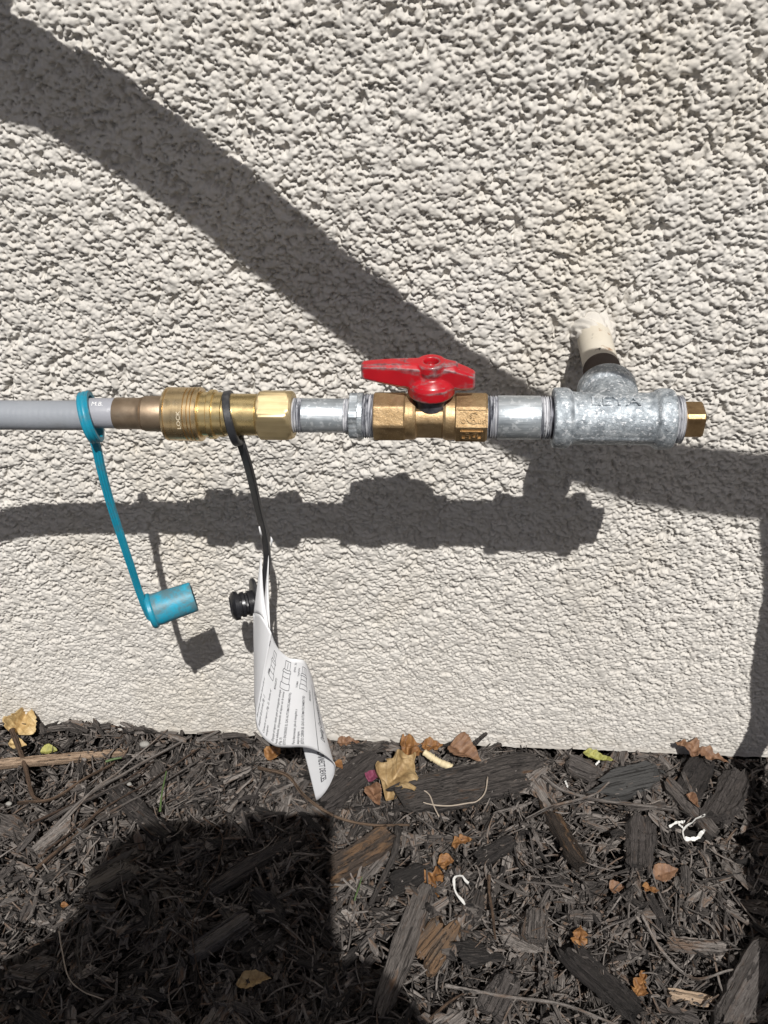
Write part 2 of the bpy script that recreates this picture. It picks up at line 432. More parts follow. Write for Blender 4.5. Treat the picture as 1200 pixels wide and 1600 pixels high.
STUB_X = float(W(926, 521)[0]); STUB_Z = float(W(926, 521)[2])
WALL_BOTTOM = -0.4325
def build_wall():
    st = 0.00064
    x0, x1, z0, z1 = -0.292, 0.474, WALL_BOTTOM, 0.206
    xs = np.arange(x0, x1, st); zs = np.arange(z0, z1, st); nx, nz = len(xs), len(zs)
    XX, ZZ = np.meshgrid(xs, zs, indexing='ij')
    top = np.clip((ZZ - WALL_BOTTOM) / .36, 0, 1)                    # the texture coat was sprayed coarser higher up
    def relief(x, z):                                                 # clumps and hollows under the single grains
        return .0028 * (vnoise(x, z, 2, .0055) - .5) + .0023 * (vnoise(x, z, 5, .0025) - .5) + .0018 * (vnoise(x, z, 1, .030) - .5)
    amp = .30 + .56 * top
    h = (relief(XX, ZZ) - .0030) * amp
    n = 400000
    px = rng.uniform(x0, x1, n); pz = rng.uniform(z0 + .0035, z1, n)
    tt = np.clip((pz - WALL_BOTTOM) / .36, 0, 1); am = .30 + .56 * tt
    dens = vnoise(px, pz, 3, .0085) * .5 + vnoise(px, pz, 4, .0036) * .5
    keep = dens > rng.uniform(.22, .56, n)
    rad = (.00056 + rng.gamma(1.8, .00017, n)) * (.85 + .25 * tt)
    hgt = rad * rng.uniform(.8, 1.6, n) * (.55 + .45 * tt)
    offs = relief(px, pz) * am + rng.normal(0, .00045, n) * am
    asp = rng.uniform(1.0, 1.6, n); ang = rng.normal(0, .6, n)
    for k in np.nonzero(keep)[0]:
        r = rad[k]; m = int(r * asp[k] / st) + 1
        ci = int((px[k] - x0) / st); cj = int((pz[k] - z0) / st)
        i0, i1, j0, j1 = max(ci - m, 0), min(ci + m + 2, nx), max(cj - m, 0), min(cj + m + 2, nz)
        if i1 <= i0 or j1 <= j0: continue
        dx = (xs[i0:i1] - px[k])[:, None]; dz = (zs[j0:j1] - pz[k])[None, :]
        ca, sa = math.cos(ang[k]), math.sin(ang[k])
        q = ((dx * ca + dz * sa) / (r * asp[k])) ** 2 + ((dz * ca - dx * sa) / r) ** 2
        b = np.where(q < 1, offs[k] - .0008 * am[k] + hgt[k] * np.sqrt(np.maximum(1 - q, 0)), -1)
        sub = h[i0:i1, j0:j1]; np.maximum(sub, b, out=sub)
    fn = vnoise(XX, ZZ, 8, .0016) - .5
    h += fn * .0007 * (.4 + .6 * top)
    cap = .0010 + .0016 * vnoise(XX, ZZ, 15, .024); h = np.where(h > cap * amp, cap * amp + (h - cap * amp) * .4, h)     # patches pressed flat by the trowel
    npit = 9000; qx = rng.integers(4, nx - 4, npit); qz = rng.integers(8, nz - 4, npit)                                   # pinholes
    for k in range(npit):
        m = 1 if k % 3 else 2; h[qx[k] - m:qx[k] + m, qz[k] - 1:qz[k] + 1] -= (.0012 + .0012 * (k % 7) / 7) * (.35 + .65 * top[qx[k], qz[k]])
    def blur(a):
        p = np.pad(a, 1, mode='edge'); b = (p[:-2, 1:-1] + p[2:, 1:-1] + 7 * p[1:-1, 1:-1]) / 9
        p = np.pad(b, 1, mode='edge'); return (p[1:-1, :-2] + p[1:-1, 2:] + 7 * p[1:-1, 1:-1]) / 9
    h = blur(h)
    # caulk smoothed by finger round the pipe stub
    d = np.hypot((XX - STUB_X), (ZZ - STUB_Z))
    dd = d + .006 * (vnoise(XX, ZZ, 21, .007) - .5)
    wgt = np.clip(1 - (dd - .0135) / .006, 0, 1); wgt = wgt * wgt * (3 - 2 * wgt)
    fillet = .0002 + .0030 * (vnoise(XX, ZZ, 22, .0042) - .5) + .0016 * (vnoise(XX, ZZ, 23, .0018) - .5) * np.clip((d - .009) / .006, 0, 1)
    h = h * (1 - wgt) + fillet * wgt
    # trowelled flat lip along the bottom edge
    lip = np.clip(1 - (ZZ - z0) / (.0045 + .003 * (vnoise(XX, ZZ * 0, 31, .03))), 0, 1) ** .5
    h = h * (1 - lip) + (.0009 + .0007 * (vnoise(XX, ZZ, 32, .01) - .5)) * lip
    # settle into the flat outer wall at the border of the fine patch
    edge = np.clip(np.minimum(np.minimum(XX - x0, x1 - st - XX), z1 - st - ZZ) / .012, 0, 1); h = h * edge
    ZZ[:, 0] += .0016 * (vnoise(XX[:, 0], XX[:, 0] * 0, 33, .011) - .5) + .0012 * (vnoise(XX[:, 0], XX[:, 0] * 0, 34, .003) - .5)      # ragged edge of the coat
    V = np.stack([XX, -h, ZZ], -1).reshape(-1, 3)
    idx = np.arange(nx * nz).reshape(nx, nz)
    q = np.stack([idx[:-1, :-1], idx[1:, :-1], idx[1:, 1:], idx[:-1, 1:]], -1).reshape(-1, 4)
    # the rest of the wall: flat sheets butted round the patch, underside, back
    xa, xb, za, zb = xs[0], xs[-1], zs[0], zs[-1]; B = len(V); L, Rr, T = -4.0, 4.5, 2.7; bk = .15
    ext = [(L, 0, za), (xa, 0, za), (xa, 0, zb), (L, 0, zb), (xb, 0, za), (Rr, 0, za), (Rr, 0, zb), (xb, 0, zb),
           (L, 0, T), (xa, 0, T), (xb, 0, T), (Rr, 0, T), (L, bk, za), (Rr, bk, za), (Rr, bk, T), (L, bk, T)]
    eq = [(0, 1, 2, 3), (4, 5, 6, 7), (3, 2, 9, 8), (2, 7, 10, 9), (7, 6, 11, 10), (0, 12, 13, 5), (13, 12, 15, 14), (8, 11, 14, 15), (0, 3, 8, 15), (5, 13, 14, 11)]
    V = np.vstack([V, np.array(ext, float)]); q = np.vstack([q, np.array([[i + B for i in f] for f in eq])])
    me = fast_mesh('stucco_wall', V, q)
    me.materials.append(M['stucco']); me.materials.append(M['stucco_far'])
    mi = np.zeros(len(q), np.int32); mi[-len(eq):] = 1; me.polygons.foreach_set('material_index', mi)
    sm = np.ones(len(q), bool); sm[-len(eq):] = False; me.polygons.foreach_set('use_smooth', sm)
    o = link('stucco_wall', me)
    return tag(o, 'cream painted house wall with coarse sprayed stucco, behind the gas pipes', 'wall')
wall = build_wall()
fv, ff = box((.25, .09, -.62), (4.2, 0, 0), (0, .055, 0), (0, 0, .188))
foundation = link('foundation', mesh_from(fv, ff, smooth=False), wall, M['soil'])

# ------------------------------------------------------------------ pipe run, from the wall outwards
AX = lambda a, r: pprof([(a, r)])[0]
def part(name, geo, parent, m, angle=35, smooth=True):
    mb = MB()
    for g in (geo if isinstance(geo, list) else [geo]): mb.add(*g)
    return link(name, mb.mesh(name, smooth, angle), parent, m)

# stub pipe out of the wall (painted), axis y
XT = X(958.5); KT = KR(960)
stub = thing('stub_pipe', 'short pipe stub painted cream, coming out of the stucco wall behind the tee', 'pipe', (XT, 0, 0))
yb = (np.array([0., -1., 0]), np.array([1., 0, 0]), np.array([0, 0, 1.]))
part('pipe', lathe([(-.06, .0108), (.05, .0108), (.0502, .0102), (.0502, .004)], 48, (XT, 0, 0), yb), stub, M['painted_pipe'])
cst = np.linspace(.004, -.0140, 22); crr = .0104 + .0056 * (np.linspace(1, 0, 22) ** 1.5)
def caulk_r(i, p):
    q = np.array([math.cos(p) * .012 + cst[i] * .7]), np.array([math.sin(p) * .012 + cst[i] * .4])
    f = (float(vnoise(*q, 51, .0062)[0]) - .5) * .0040 + (float(vnoise(*q, 52, .0022)[0]) - .5) * .0030
    return crr[i] + f * min(1, (21 - i) / 5)
part('caulk', polar([-q for q in cst], caulk_r, 150, (STUB_X, 0, STUB_Z), False, yb), stub, M['stucco'], 0)
part('pipe_thread', lathe([(.0475, .0108)] + [(.0478 + .00055 * i, .0113 if i % 2 else .0106) for i in range(42)], 40, (XT, 0, 0), yb), stub, M['grimy_shaded_thread'])

# tee
tee = thing('pipe_tee', 'grey galvanised cast iron tee with raised letters at the stub pipe', 'pipe fitting', (XT, -D, 0))
mb = MB()
mb.add(*lathe(pprof([(863, 30), (863, 45), (865, 47.5), (885, 47.5), (889, 46), (892, 42), (900, 41), (1010, 41), (1020, 42), (1024, 46), (1028, 48), (1044, 48), (1050, 46), (1053, 40), (1053, 30)]), 72))
rb = 43 * KT
mb.add(*lathe([(-.002, rb * .97), (.015, rb * .98), (.0205, rb * 1.01), (.0235, rb * 1.12), (.0325, rb * 1.12), (.034, rb * 1.06), (.034, rb * .8)], 72, (XT, -D, 0),
              (np.array([0., 1., 0]), np.array([1., 0, 0]), np.array([0, 0, -1.]))))
# mould seam along the lower front
for ph in (-22,):
    c_, s_ = math.cos(R_(ph)), math.sin(R_(ph)); r_ = 41 * KT
    mb.add(*box((XT, -D - r_ * c_, r_ * s_), (.052 * .5, 0, 0), (0, .0011 * s_, .0011 * c_), (0, .0005 * c_, .0005 * s_)))
tg = text_geo('LEYA', .0080, .0011, 0, 'CENTER'); A0 = R_(88)
tv = []
for v in tg[0]:
    a = R_(60) + v[1] / (41 * KT); r_ = 41 * KT + .0002 + v[2]
    tv.append((XT + v[0] * 1.5 - .001, -D - r_ * math.cos(a), r_ * math.sin(a)))
tee_body = link('body', remeshed(mb, .00055, 4, .5, 'tee_body'), tee, M['galv'])
part('lettering', (tv, tg[1]), tee, M['galv'])
inner = lathe([(X(1052.5), .0150), (X(1053.2), .0135), (X(1049), .0118)], 40)

# end plug in the tee
plug = thing('pipe_plug', 'brass square head plug with white thread tape in the free end of the tee', 'plug', (X(1075), -D, 0))
def thread(a, b, r, turns, seed, n=56):
    g = np.random.default_rng(seed); st = []
    m = turns * 4
    for i in range(m + 1): st.append((a + (b - a) * i / m, r * (1.0 + (.022, -.01, -.06, -.01)[i % 4])))
    ph1, ph2 = g.uniform(0, 6, 2)
    return polar([s_[0] for s_ in st], lambda i, p: st[i][1] * (1 + .010 * math.sin(2 * p + ph1 + i * .9) + .008 * math.sin(5 * p + ph2 - i * 1.7)), n)
part('thread', thread(X(1046), X(1065), 36.5 * KT, 6, 3), plug, M['tape'])
part('shank', lathe(pprof([(1064, 12), (1064.2, 29.5), (1068, 29), (1070, 26), (1072, 20)])), plug, M['brass_dull'])
sq = poly_r(31 * KT, 4, R_(41)); sx = [X(1067), X(1070), X(1096), X(1098.5)]
part('square_head', polar(sx, lambda i, p: min(sq(p), 27.6 * KT) * (.93 if i in (0, 3) else 1), 96), plug, M['old_brass'], 18)

# right nipple
nip = thing('pipe_nipple', 'thick zinc plated pipe nipple between the valve and the tee', 'pipe nipple', (X(811), -D, 0), 'pipe nipples')
k2 = KR(811)
part('barrel', lathe([(X(777), 33.8 * k2), (X(778), 34.4 * k2), (X(843), 34.4 * k2), (X(844), 33.8 * k2)], 64), nip, M['zinc_pipe'])
part('thread', thread(X(758), X(777.5), 33.6 * k2, 5, 11), nip, M['tape'])
part('thread', thread(X(843.5), X(859), 33.6 * k2, 4, 12), nip, M['tape'])
part('thread_end', lathe([(X(857), 33 * k2), (X(866), 32 * k2)], 48), nip, M['dark_thread'])

# ball valve
valve = thing('ball_valve', 'cast bronze gas ball valve with a worn red lever handle', 'valve', (X(674), -D, 0))
kv = KR(674); P0 = R_(7.5)
o8 = poly_r(40.2 * kv, 8, P0)
def octa(cols, rs, cap=.985):
    return polar([X(c) for c in cols], lambda i, p: min(o8(p), 40.2 * kv * cap) * rs[i], 128)
part('left_hex', octa([585, 587, 632, 635], [.93, 1, 1, .95]), valve, M['bronze'], 16)
sq2 = poly_r(41 * kv, 4, R_(29))
part('body', [lathe(pprof([(634, 36), (646, 36.5), (650, 35), (652.5, 31)])),
              polar([X(651), X(652), X(692), X(693.5)], lambda i, p: min(sq2(p), 33.2 * kv), 96),
              lathe(pprof([(691, 30), (693, 35), (697, 36.5), (713, 36)]))], valve, M['bronze'], 22)
part('right_hex', octa([711, 713, 758, 761], [.97, 1.01, 1.01, .95]), valve, M['bronze'], 16)
# raised panels on two flats of the right end
def on_flat(phi, xa, V, zoff, scale=1.0):
    ph = R_(phi); ap = 40.2 * kv * math.cos(math.pi / 8) * 1.01; n_ = np.array([0, -math.cos(ph), math.sin(ph)]); t_ = np.array([0, math.sin(ph), math.cos(ph)])
    o = np.array([xa, -D, 0]) + n_ * (ap + zoff)
    return [o + np.array([1., 0, 0]) * v[0] + t_ * v[1] + n_ * v[2] for v in V]
def rim(phi, xa, hw, hh, t, zoff=0.0002):
    out = []
    for (cx, cy, a, b) in ((0, hh, hw, t), (0, -hh, hw, t), (-hw, 0, t, hh + t), (hw, 0, t, hh + t)):
        V, Fc = box((cx, cy, 0), (a, 0, 0), (0, b, 0), (0, 0, .00045)); out.append((on_flat(phi, xa, V, zoff), Fc))
    return out
xm = X(737)
part('panel_rim', rim(30, xm, .0083, .0048, .0005) + rim(-15, xm, .0058, .0028, .0005), valve, M['bronze'], 30)
let = []
for s_, dx, dy, sz in (('c', -.0062, -.0030, .0058), ('C', -.0034, -.0032, .0098), ('S', -.0012, -.0002, .0034), ('A', -.0002, -.0018, .0034), ('us', .0032, -.0030, .0050)):
    V, Fc = text_geo(s_, sz, .0004); let.append((on_flat(30, xm, [np.array([v[0] + dx, v[1] + dy, v[2]]) for v in V], .0004), Fc))
V, Fc = text_geo('5G', .0058, .0004, 0, 'CENTER'); let.append((on_flat(-15, xm, [np.array([v[0] * 1.1, v[1] - .0020, v[2]]) for v in V], .0004), Fc))
part('lettering', let, valve, M['bronze'])
# stem and handle (axis z)
HX = X(674); zb = (np.array([0, 0, 1.]), np.array([1., 0, 0]), np.array([0, 1., 0]))
part('stem_nut', lathe([(.008, .0098), (.0165, .0098), (.0165, .004)], 40, (HX, -D, 0), zb), valve, M['dark_thread'])
hm = MB()
hm.add(*lathe([(.0162, .0105), (.0160, .0128), (.0168, .0133), (.0222, .0134), (.0243, .0122), (.0262, .0100), (.0275, .0080), (.031, .0072), (.031, .001)], 64, (HX, -D, 0), zb))
hm.add(*lathe([(.0285, .0042), (.0285, .0077), (.0310, .0084), (.0350, .0084), (.0358, .0076), (.0358, .0044), (.034, .0038)], 64, (HX, -D, 0), zb, caps=False, close=True))
def wing(pts):
    """stations (x, zlow, ztop, half thickness)"""
    V, Fc = [], []
    for x, a, b, t in pts:
        c = (b - a) * .18
        V += [(HX + x, -D - t, a + c), (HX + x, -D - t, b - c * .7), (HX + x, -D - t * .62, b), (HX + x, -D + t * .62, b), (HX + x, -D + t, b - c * .7), (HX + x, -D + t, a + c), (HX + x, -D + t * .5, a), (HX + x, -D - t * .5, a)]
    for i in range(len(pts) - 1):
        for j in range(8): Fc.append((i * 8 + j, i * 8 + (j + 1) % 8, (i + 1) * 8 + (j + 1) % 8, (i + 1) * 8 + j))
    Fc.append(tuple(range(8))[::-1]); Fc.append(tuple((len(pts) - 1) * 8 + j for j in range(8))); return V, Fc
hm.add(*wing([(-.0385, .0262, .0335, .0032), (-.0378, .0250, .0343, .0040), (-.030, .0232, .0350, .0046), (-.018, .0205, .0355, .0056), (-.0062, .0190, .0355, .0066), (-.0052, .019, .030, .0066), (0, .019, .029, .0066)]))
hm.add(*wing([(0, .020, .029, .0062), (.0052, .020, .030, .0062), (.0062, .0200, .0350, .0060), (.013, .0190, .0335, .0056), (.019, .0188, .0310, .0050), (.0235, .0192, .0288, .0042), (.0242, .0200, .0280, .0034)]))
hm.add(*wing([(-.0145, .0285, .0358, .0030), (-.0060, .0285, .0358, .0052)]))
hm.add(*wing([(.0060, .0285, .0358, .0052), (.0145, .0275, .0346, .0026)]))
hmesh = remeshed(hm, .00045, 4, .5, 'valve_handle')
link('handle', hmesh, valve, M['red'])

# hex bushing left of the valve
bush = thing('hex_bushing', 'zinc plated reducing bushing with a notched flange left of the valve', 'pipe fitting', (X(558), -D, 0))
kb = KR(558)
h6 = poly_r(40.5 * kb, 6, R_(30 + 4))
part('hex_flange', polar([X(547.5), X(549), X(560.5), X(562)], lambda i, p: min(h6(p), 38.2 * kb) * (.95 if i in (0, 3) else 1) * (1 + (.012 * math.copysign(1, math.sin(p * 26)) if (i < 2 and math.sin(p - .5) < -.1) else 0)), 144), bush, M['zinc_pipe'], 20)
part('collar', lathe(pprof([(561, 30), (561.2, 36.5), (568, 36), (569, 33)])), bush, M['zinc_pipe'])
part('thread', thread(X(568), X(585), 34.3 * kb, 5, 21), bush, M['tape'])
part('thread_end', lathe([(X(583), 33.4 * kb), (X(590), 32 * kb)], 48), bush, M['dark_thread'])

# left nipple
nip2 = thing('pipe_nipple', 'thin zinc plated pipe nipple between the brass hex nut and the bushing', 'pipe nipple', (X(505), -D, 0), 'pipe nipples')
k1 = KR(505)
part('barrel', lathe([(X(473), 25.8 * k1), (X(474), 26.6 * k1), (X(538), 26.6 * k1), (X(539), 26 * k1)], 64), nip2, M['zinc_pipe'])
part('thread', thread(X(457), X(473.5), 26.8 * k1, 5, 31), nip2, M['tape'])
part('thread', thread(X(538.5), X(549), 26.8 * k1, 3, 32), nip2, M['tape'])
part('thread_end', lathe([(X(452), 26 * k1), (X(458.5), 26.4 * k1)], 48), nip2, M['dark_thread'])

# brass quick coupler
qc = thing('quick_coupler', 'shiny brass quick coupler with ridged sleeve and hex nut', 'coupler', (X(360), -D, 0))
kq = KR(330)
part('sleeve', lathe(pprof([(262, 20), (262.2, 39.5), (263.5, 41.2), (266.5, 41.6), (267.5, 39.8), (269.2, 39.8), (269.8, 41.6), (296.5, 41.6), (297.2, 39.4), (298.8, 39.4), (299.3, 41.8), (303, 41.8), (303.8, 39.6), (305.2, 39.6), (305.8, 42.2), (308.5, 42.2), (309.2, 40), (310.4, 40), (311, 42.4), (315.5, 42.4), (317, 41.4), (317.2, 38), (316, 35.5)]), 96), qc, M['brass_sleeve'], 22)
part('neck', lathe(pprof([(310, 35), (330, 35.2), (330.3, 37.8), (331.2, 38.6), (337.6, 38.6), (338.6, 37.6), (338.8, 34.6), (341, 34.6), (352, 34.8), (353, 33.2)]), 80), qc, M['brass'], 22)
part('barrel', lathe(pprof([(352, 30), (352.5, 32.6), (403, 32.6), (404, 32.0), (404.2, 29.5), (406.5, 29.5)]), 80), qc, M['brass'], 22)
h6b = poly_r(42.5 * kq, 6, R_(27))
cap_ = [33.5, 36.5, 39.5, 42.0, 42.0, 40.0, 37.5, 35.0]
part('hex_nut', polar([X(c) for c in (405.0, 407.2, 409.5, 412, 450, 453.5, 456.5, 459.5)], lambda i, p: min(h6b(p), cap_[i] * kq), 192), qc, M['brass_nut'], 24)
V, Fc = text_geo('LOCK', .0031, .00006, 0, 'CENTER'); ts = []
for v in V:
    a = R_(18) + v[0] / (41.6 * kq) * 1.3; r_ = 41.6 * kq + .00010 + v[2]; ts.append((X(294) - v[1], -D - r_ * math.cos(a), r_ * math.sin(a)))
part('lettering', (ts, Fc), qc, M['etched'])

# hose with ferrule
hose = thing('gas_hose', 'grey gas hose coming from the left into a dull brass ferrule', 'hose', (X(100), -D, 0))
kh = KR(100)
hp = [W(143, 649, -D), W(60, 649, -D - .0003), W(-20, 649, -D - .001), (-.16, -.108, -.004), (-.24, -.118, -.02), (-.33, -.135, -.075), (-.42, -.16, -.18), (-.52, -.20, -.31), (-.66, -.26, -.408), (-.85, -.32, -.425)]
hs = spline(hp, 260); rr = [23.2 * kh * (1 + .006 * math.sin(i * 1.9)) for i in range(260)]
link('jacket', mesh_from(*tube(hs, rr, 40), 'jacket', True, 60), hose, M['hose'])
part('end_sleeve', lathe(pprof([(138, 20), (138.3, 23.4), (184, 23.8), (186, 23.2)]), 56), hose, M['sleeve'])
part('ferrule', lathe(pprof([(181, 18), (183, 24.2), (184.5, 24.8), (218, 24.6), (223, 25.2), (225, 26.2), (226, 25.0), (227.5, 25.6), (229, 27.6), (258, 28), (261, 27), (264, 26)]), 64), hose, M['brass_dull'], 28)
V, Fc = text_geo('M.B.', .0040, .00004); ts = []
for v in V:
    a = R_(32 + 28) + v[1] / (23.6 * kh); r_ = 23.75 * kh + .00008 + v[2]; ts.append((X(152) + v[0], -D - r_ * math.cos(a), r_ * math.sin(a)))
part('lettering', (ts, Fc), hose, M['white_ink'])

# ------------------------------------------------------------------ teal dust cap on its strap
def ring(center, axis, ro, ri, width, n=72, groove=0):
    bs = frame(axis)
    w = width / 2; g = .0005 * groove
    prof = [(-w, ri + .0003), (-w * .8, ri), (w * .8, ri), (w, ri + .0003), (w, ro - .0006), (w * .75, ro), (w * .4, ro - g), (w * .15, ro), (-w * .15, ro), (-w * .4, ro - g), (-w * .75, ro), (-w, ro - .0006)]
    return lathe(prof, n, center, bs, caps=False, close=True)
tc_loc = W(141, 650, -D)
tcap = thing('dust_cover', 'faded teal rubber dust cover hanging by its strap from the hose', 'dust cover', tuple(tc_loc))
rc = np.array([tc_loc[0], -D, -.0030])
rax = np.array([.955, .26, .11]); rax /= np.linalg.norm(rax)
part('ring', ring(rc, rax, .0157, .0124, .0062, 84, 1), tcap, M['teal'])
st_ = [W(147, 688, -.1065), W(152, 705, -.1075), W(158.5, 735, -.1075), W(172, 785, -.107), W(188, 835, -.106), W(203, 880, -.105), W(216, 920, -.104), W(226, 948, -.104), W(235, 968, -.104)]
part('strap', strap(st_, ([1, -.15, .1], [.75, -.62, .2]), .0058, .0030, 80, .16), tcap, M['teal'], 40)
cb = W(241, 953, -.103); ct = W(303, 932, -.0915)
cax = ct - cb; cl = np.linalg.norm(cax); cax /= cl; cb_f = frame(cax)
part('flange', [lathe([(-.0042, .0095), (-.0040, .0118), (-.003, .0127), (-.0008, .0127), (.0002, .0118), (.0004, .008)], 64, cb, cb_f)], tcap, M['teal'])
R1 = .0110
part('cap', lathe([(-.001, .0112), (.002, R1 * 1.05), (cl * .8, R1 * .985), (cl - .0012, R1 * .98), (cl, R1 * .95), (cl + .0001, R1 * .80), (cl - .001, R1 * .76), (cl * .3, R1 * .74), (cl * .29, .0001)], 64, cb, cb_f, caps=False), tcap, M['teal_cap'], 45)

# ------------------------------------------------------------------ black dust plug on its strap
bl = W(362, 649, -D)
bplug = thing('dust_plug', 'black rubber dust plug hanging by its strap from the brass coupler', 'dust plug', tuple(bl))
bc = np.array([bl[0] + .0005, -D, -.0026]); bax = np.array([.97, .15, .13]); bax /= np.linalg.norm(bax)
part('ring', ring(bc, bax, .0163, .0132, .0046, 84, 0), bplug, M['black_rubber'])
bs_ = [W(374, 686, -.107), W(379, 700, -.106), W(386, 722, -.102), W(394, 752, -.092), W(403, 792, -.078), W(412, 828, -.067), W(417, 862, -.060), W(416, 888, -.060), (W(411, 918, -.062)), W(404, 945, -.063)]
part('strap', strap(bs_, ([1, -.35, 0], [.8, -.6, 0]), .0056, .0030, 90, 0), bplug, M['black_rubber'], 40)
pb = W(399, 941, -.062); pe = W(361, 948, -.069); pax = pe - pb; pl = np.linalg.norm(pax); pax /= pl; pf = frame(pax)
part('plate', lathe([(-.002, .012), (-.0019, .0172), (-.001, .0182), (.0008, .0182), (.0014, .0172), (.0015, .008)], 56, pb, pf), bplug, M['black_rubber'])
part('plug', lathe([(.001, .0090), (.0015, .0098), (pl * .30, .0100), (pl * .34, .0086), (pl * .42, .0086), (pl * .46, .0099), (pl * .58, .0097), (pl * .60, .0088), (pl * .68, .0088), (pl * .70, .0110), (pl * .86, .0113), (pl * .90, .0105), (pl, .0082), (pl + .0002, .0074), (pl - .002, .0060), (pl - .002, .0001)], 12, pb, pf, caps=False), bplug, M['black_gloss'], 30)

# ------------------------------------------------------------------ paper instruction tag
ptag = thing('instruction_tag', 'curled white paper instruction sheet printed in Spanish, hung over the black strap', 'paper tag', tuple(W(410, 930, -.08)))
# columns: (u, top point, bottom point) in photo pixels with their distance from the wall
COLS = [(-.42, (397, 962, -.080), (398, 1062, -.088)), (-.36, (396, 958, -.078), (397.5, 1070, -.090)), (-.2, (408, 962, -.090), (397, 1088, -.097)),
        (0.0, (422, 985, -.0975), (399, 1112, -.107)), (.06, (425.5, 993, -.0972), (400, 1128, -.110)), (.12, (429.5, 1004, -.0965), (404, 1142, -.1125)), (.25, (438, 1017, -.095), (415, 1156, -.1135)), (.4, (452, 1028, -.0925), (432, 1166.5, -.1125)),
        (.55, (466, 1030, -.0895), (452, 1168, -.110)), (.68, (476, 1033, -.0865), (471, 1167.5, -.1065)), (.8, (483, 1046, -.083), (490, 1171, -.102)),
        (.9, (488, 1060, -.0785), (509, 1181, -.0955)), (.97, (490, 1070, -.0735), (521, 1192, -.0885)), (1.0, (489, 1074, -.070), (523.5, 1200, -.0835))]
def sheet(cols, nu, nv, bulge):
    us = np.array([c[0] for c in cols]); T = np.array([W(*c[1]) for c in cols]); B = np.array([W(*c[2]) for c in cols])
    uu = np.linspace(us[0], us[-1], nu)
    def interp(A, u):
        i = int(np.clip(np.searchsorted(us, u) - 1, 0, len(us) - 2)); t = (u - us[i]) / (us[i + 1] - us[i])
        a, b, c, d = A[max(i - 1, 0)], A[i], A[i + 1], A[min(i + 2, len(us) - 1)]
        return 0.5 * (2 * b + (c - a) * t + (2 * a - 5 * b + 4 * c - d) * t * t + (-a + 3 * b - 3 * c + d) * t ** 3)
    def S(u, v):
        a, b = interp(T, u), interp(B, u); p = b + (a - b) * v
        return p + np.array([0, -1., .3]) * bulge * math.sin(math.pi * np.clip(v, 0, 1)) * (1 if u > 0 else .3)
    V = [S(u, v) for u in uu for v in np.linspace(0, 1, nv)]
    Fc = [(i * nv + j, (i + 1) * nv + j, (i + 1) * nv + j + 1, i * nv + j + 1) for i in range(nu - 1) for j in range(nv - 1)]
    return V, Fc, S
def paper_part(name, V, Fc):
    o = link(name, mesh_from(V, Fc, name, True, 0), ptag, M['paper'])
    md = o.modifiers.new('thickness', 'SOLIDIFY'); md.thickness = .00018; md.offset = 0
    return o
V, Fc, S = sheet(COLS, 110, 26, .0012)
paper_part('front_sheet', V, Fc)
FL = [(0, (524, 1196, -.0832), (523.8, 1199, -.0832)), (.2, (520, 1188, -.079), (521, 1213, -.082)), (.5, (506, 1170, -.076), (512, 1232, -.080)), (.8, (488, 1160, -.074), (501, 1246, -.079)), (1.0, (469, 1152, -.0735), (494, 1251, -.078))]
V2, F2, S2 = sheet(FL, 30, 14, -.0006)
paper_part('back_flap', V2, F2)
# the narrow torn strips that grip the strap above
HD = [(0, (408, 868, -.066), (396, 958, -.0785)), (.35, (409, 880, -.068), (403, 958, -.084)), (.7, (411, 915, -.074), (412, 966, -.090)), (1.0, (413, 935, -.077), (420, 984, -.0965))]
V3, F3, S3 = sheet(HD, 14, 14, 0); paper_part('neck_strip', V3, F3)
HE = [(0, (419.5, 868, -.064), (411, 955, -.079)), (.5, (420, 880, -.066), (416, 968, -.088)), (1.0, (419, 905, -.068), (422, 986, -.0972))]
V4, F4, S4 = sheet(HE, 10, 14, 0); paper_part('neck_strip', V4, F4)
paper_part('torn_corner', [W(404, 823, -.074), W(406, 822, -.073), W(409.5, 836, -.071), W(408, 845, -.070)], [(0, 1, 2, 3)])
paper_part('torn_corner', [W(423, 838, -.066), W(427, 844, -.065), W(425, 850, -.065), W(423, 860, -.065)], [(0, 1, 2, 3)])

def nrm(Sf, u, v):
    a = Sf(u + .01, v) - Sf(u - .01, v); b = Sf(u, v + .01) - Sf(u, v - .01); n_ = np.cross(a, b); n_ /= np.linalg.norm(n_)
    return n_ if n_ @ (CAM - Sf(u, v)) > 0 else -n_
def print_line(mb, s, u, v0, v1, hgt, shear=0.0, Sf=None, down=False):
    Sf = Sf or S
    V, Fc = text_geo(s, 1.0, 0.0, shear, 'LEFT', .016); xs_ = [v[0] for v in V]
    if not xs_: return
    L = max(xs_); out = []
    for v in V:
        q = v0 + (v1 - v0) * v[0] / L; w = u + v[1] * hgt if down else u - v[1] * hgt
        out.append(Sf(w, q) + nrm(Sf, w, q) * .00022)
    mb.add(out, Fc)
ink = MB()
print_line(ink, 'Para conectar, empuje hacia atras el', .075, .07, .55, .036, .2)
print_line(ink, 'manguito de la toma (Fig. 1)', .125, .05, .42, .036, .2)
print_line(ink, 'Conecte el tapon (Fig. 2). Suelte el', .215, .05, .56, .036, .2)
print_line(ink, 'manguito', .26, .05, .18, .036, .2)
print_line(ink, 'Empuje el tapon hasta que el manguito encaje', .352, .04, .64, .040, .2)
print_line(ink, 'hacia adelante, bloqueando el tapon en la toma', .402, .03, .64, .040)
print_line(ink, '(Fig. 3)', .448, .03, .12, .040)
print_line(ink, '(ESTO ENCIENDE EL GAS AUTOMATICAMENTE)', .498, .03, .64, .043)
print_line(ink, 'Para desconectar, jale el manguito y', .602, .04, .46, .042)
print_line(ink, 'saque el tapon.', .65, .04, .20, .042)
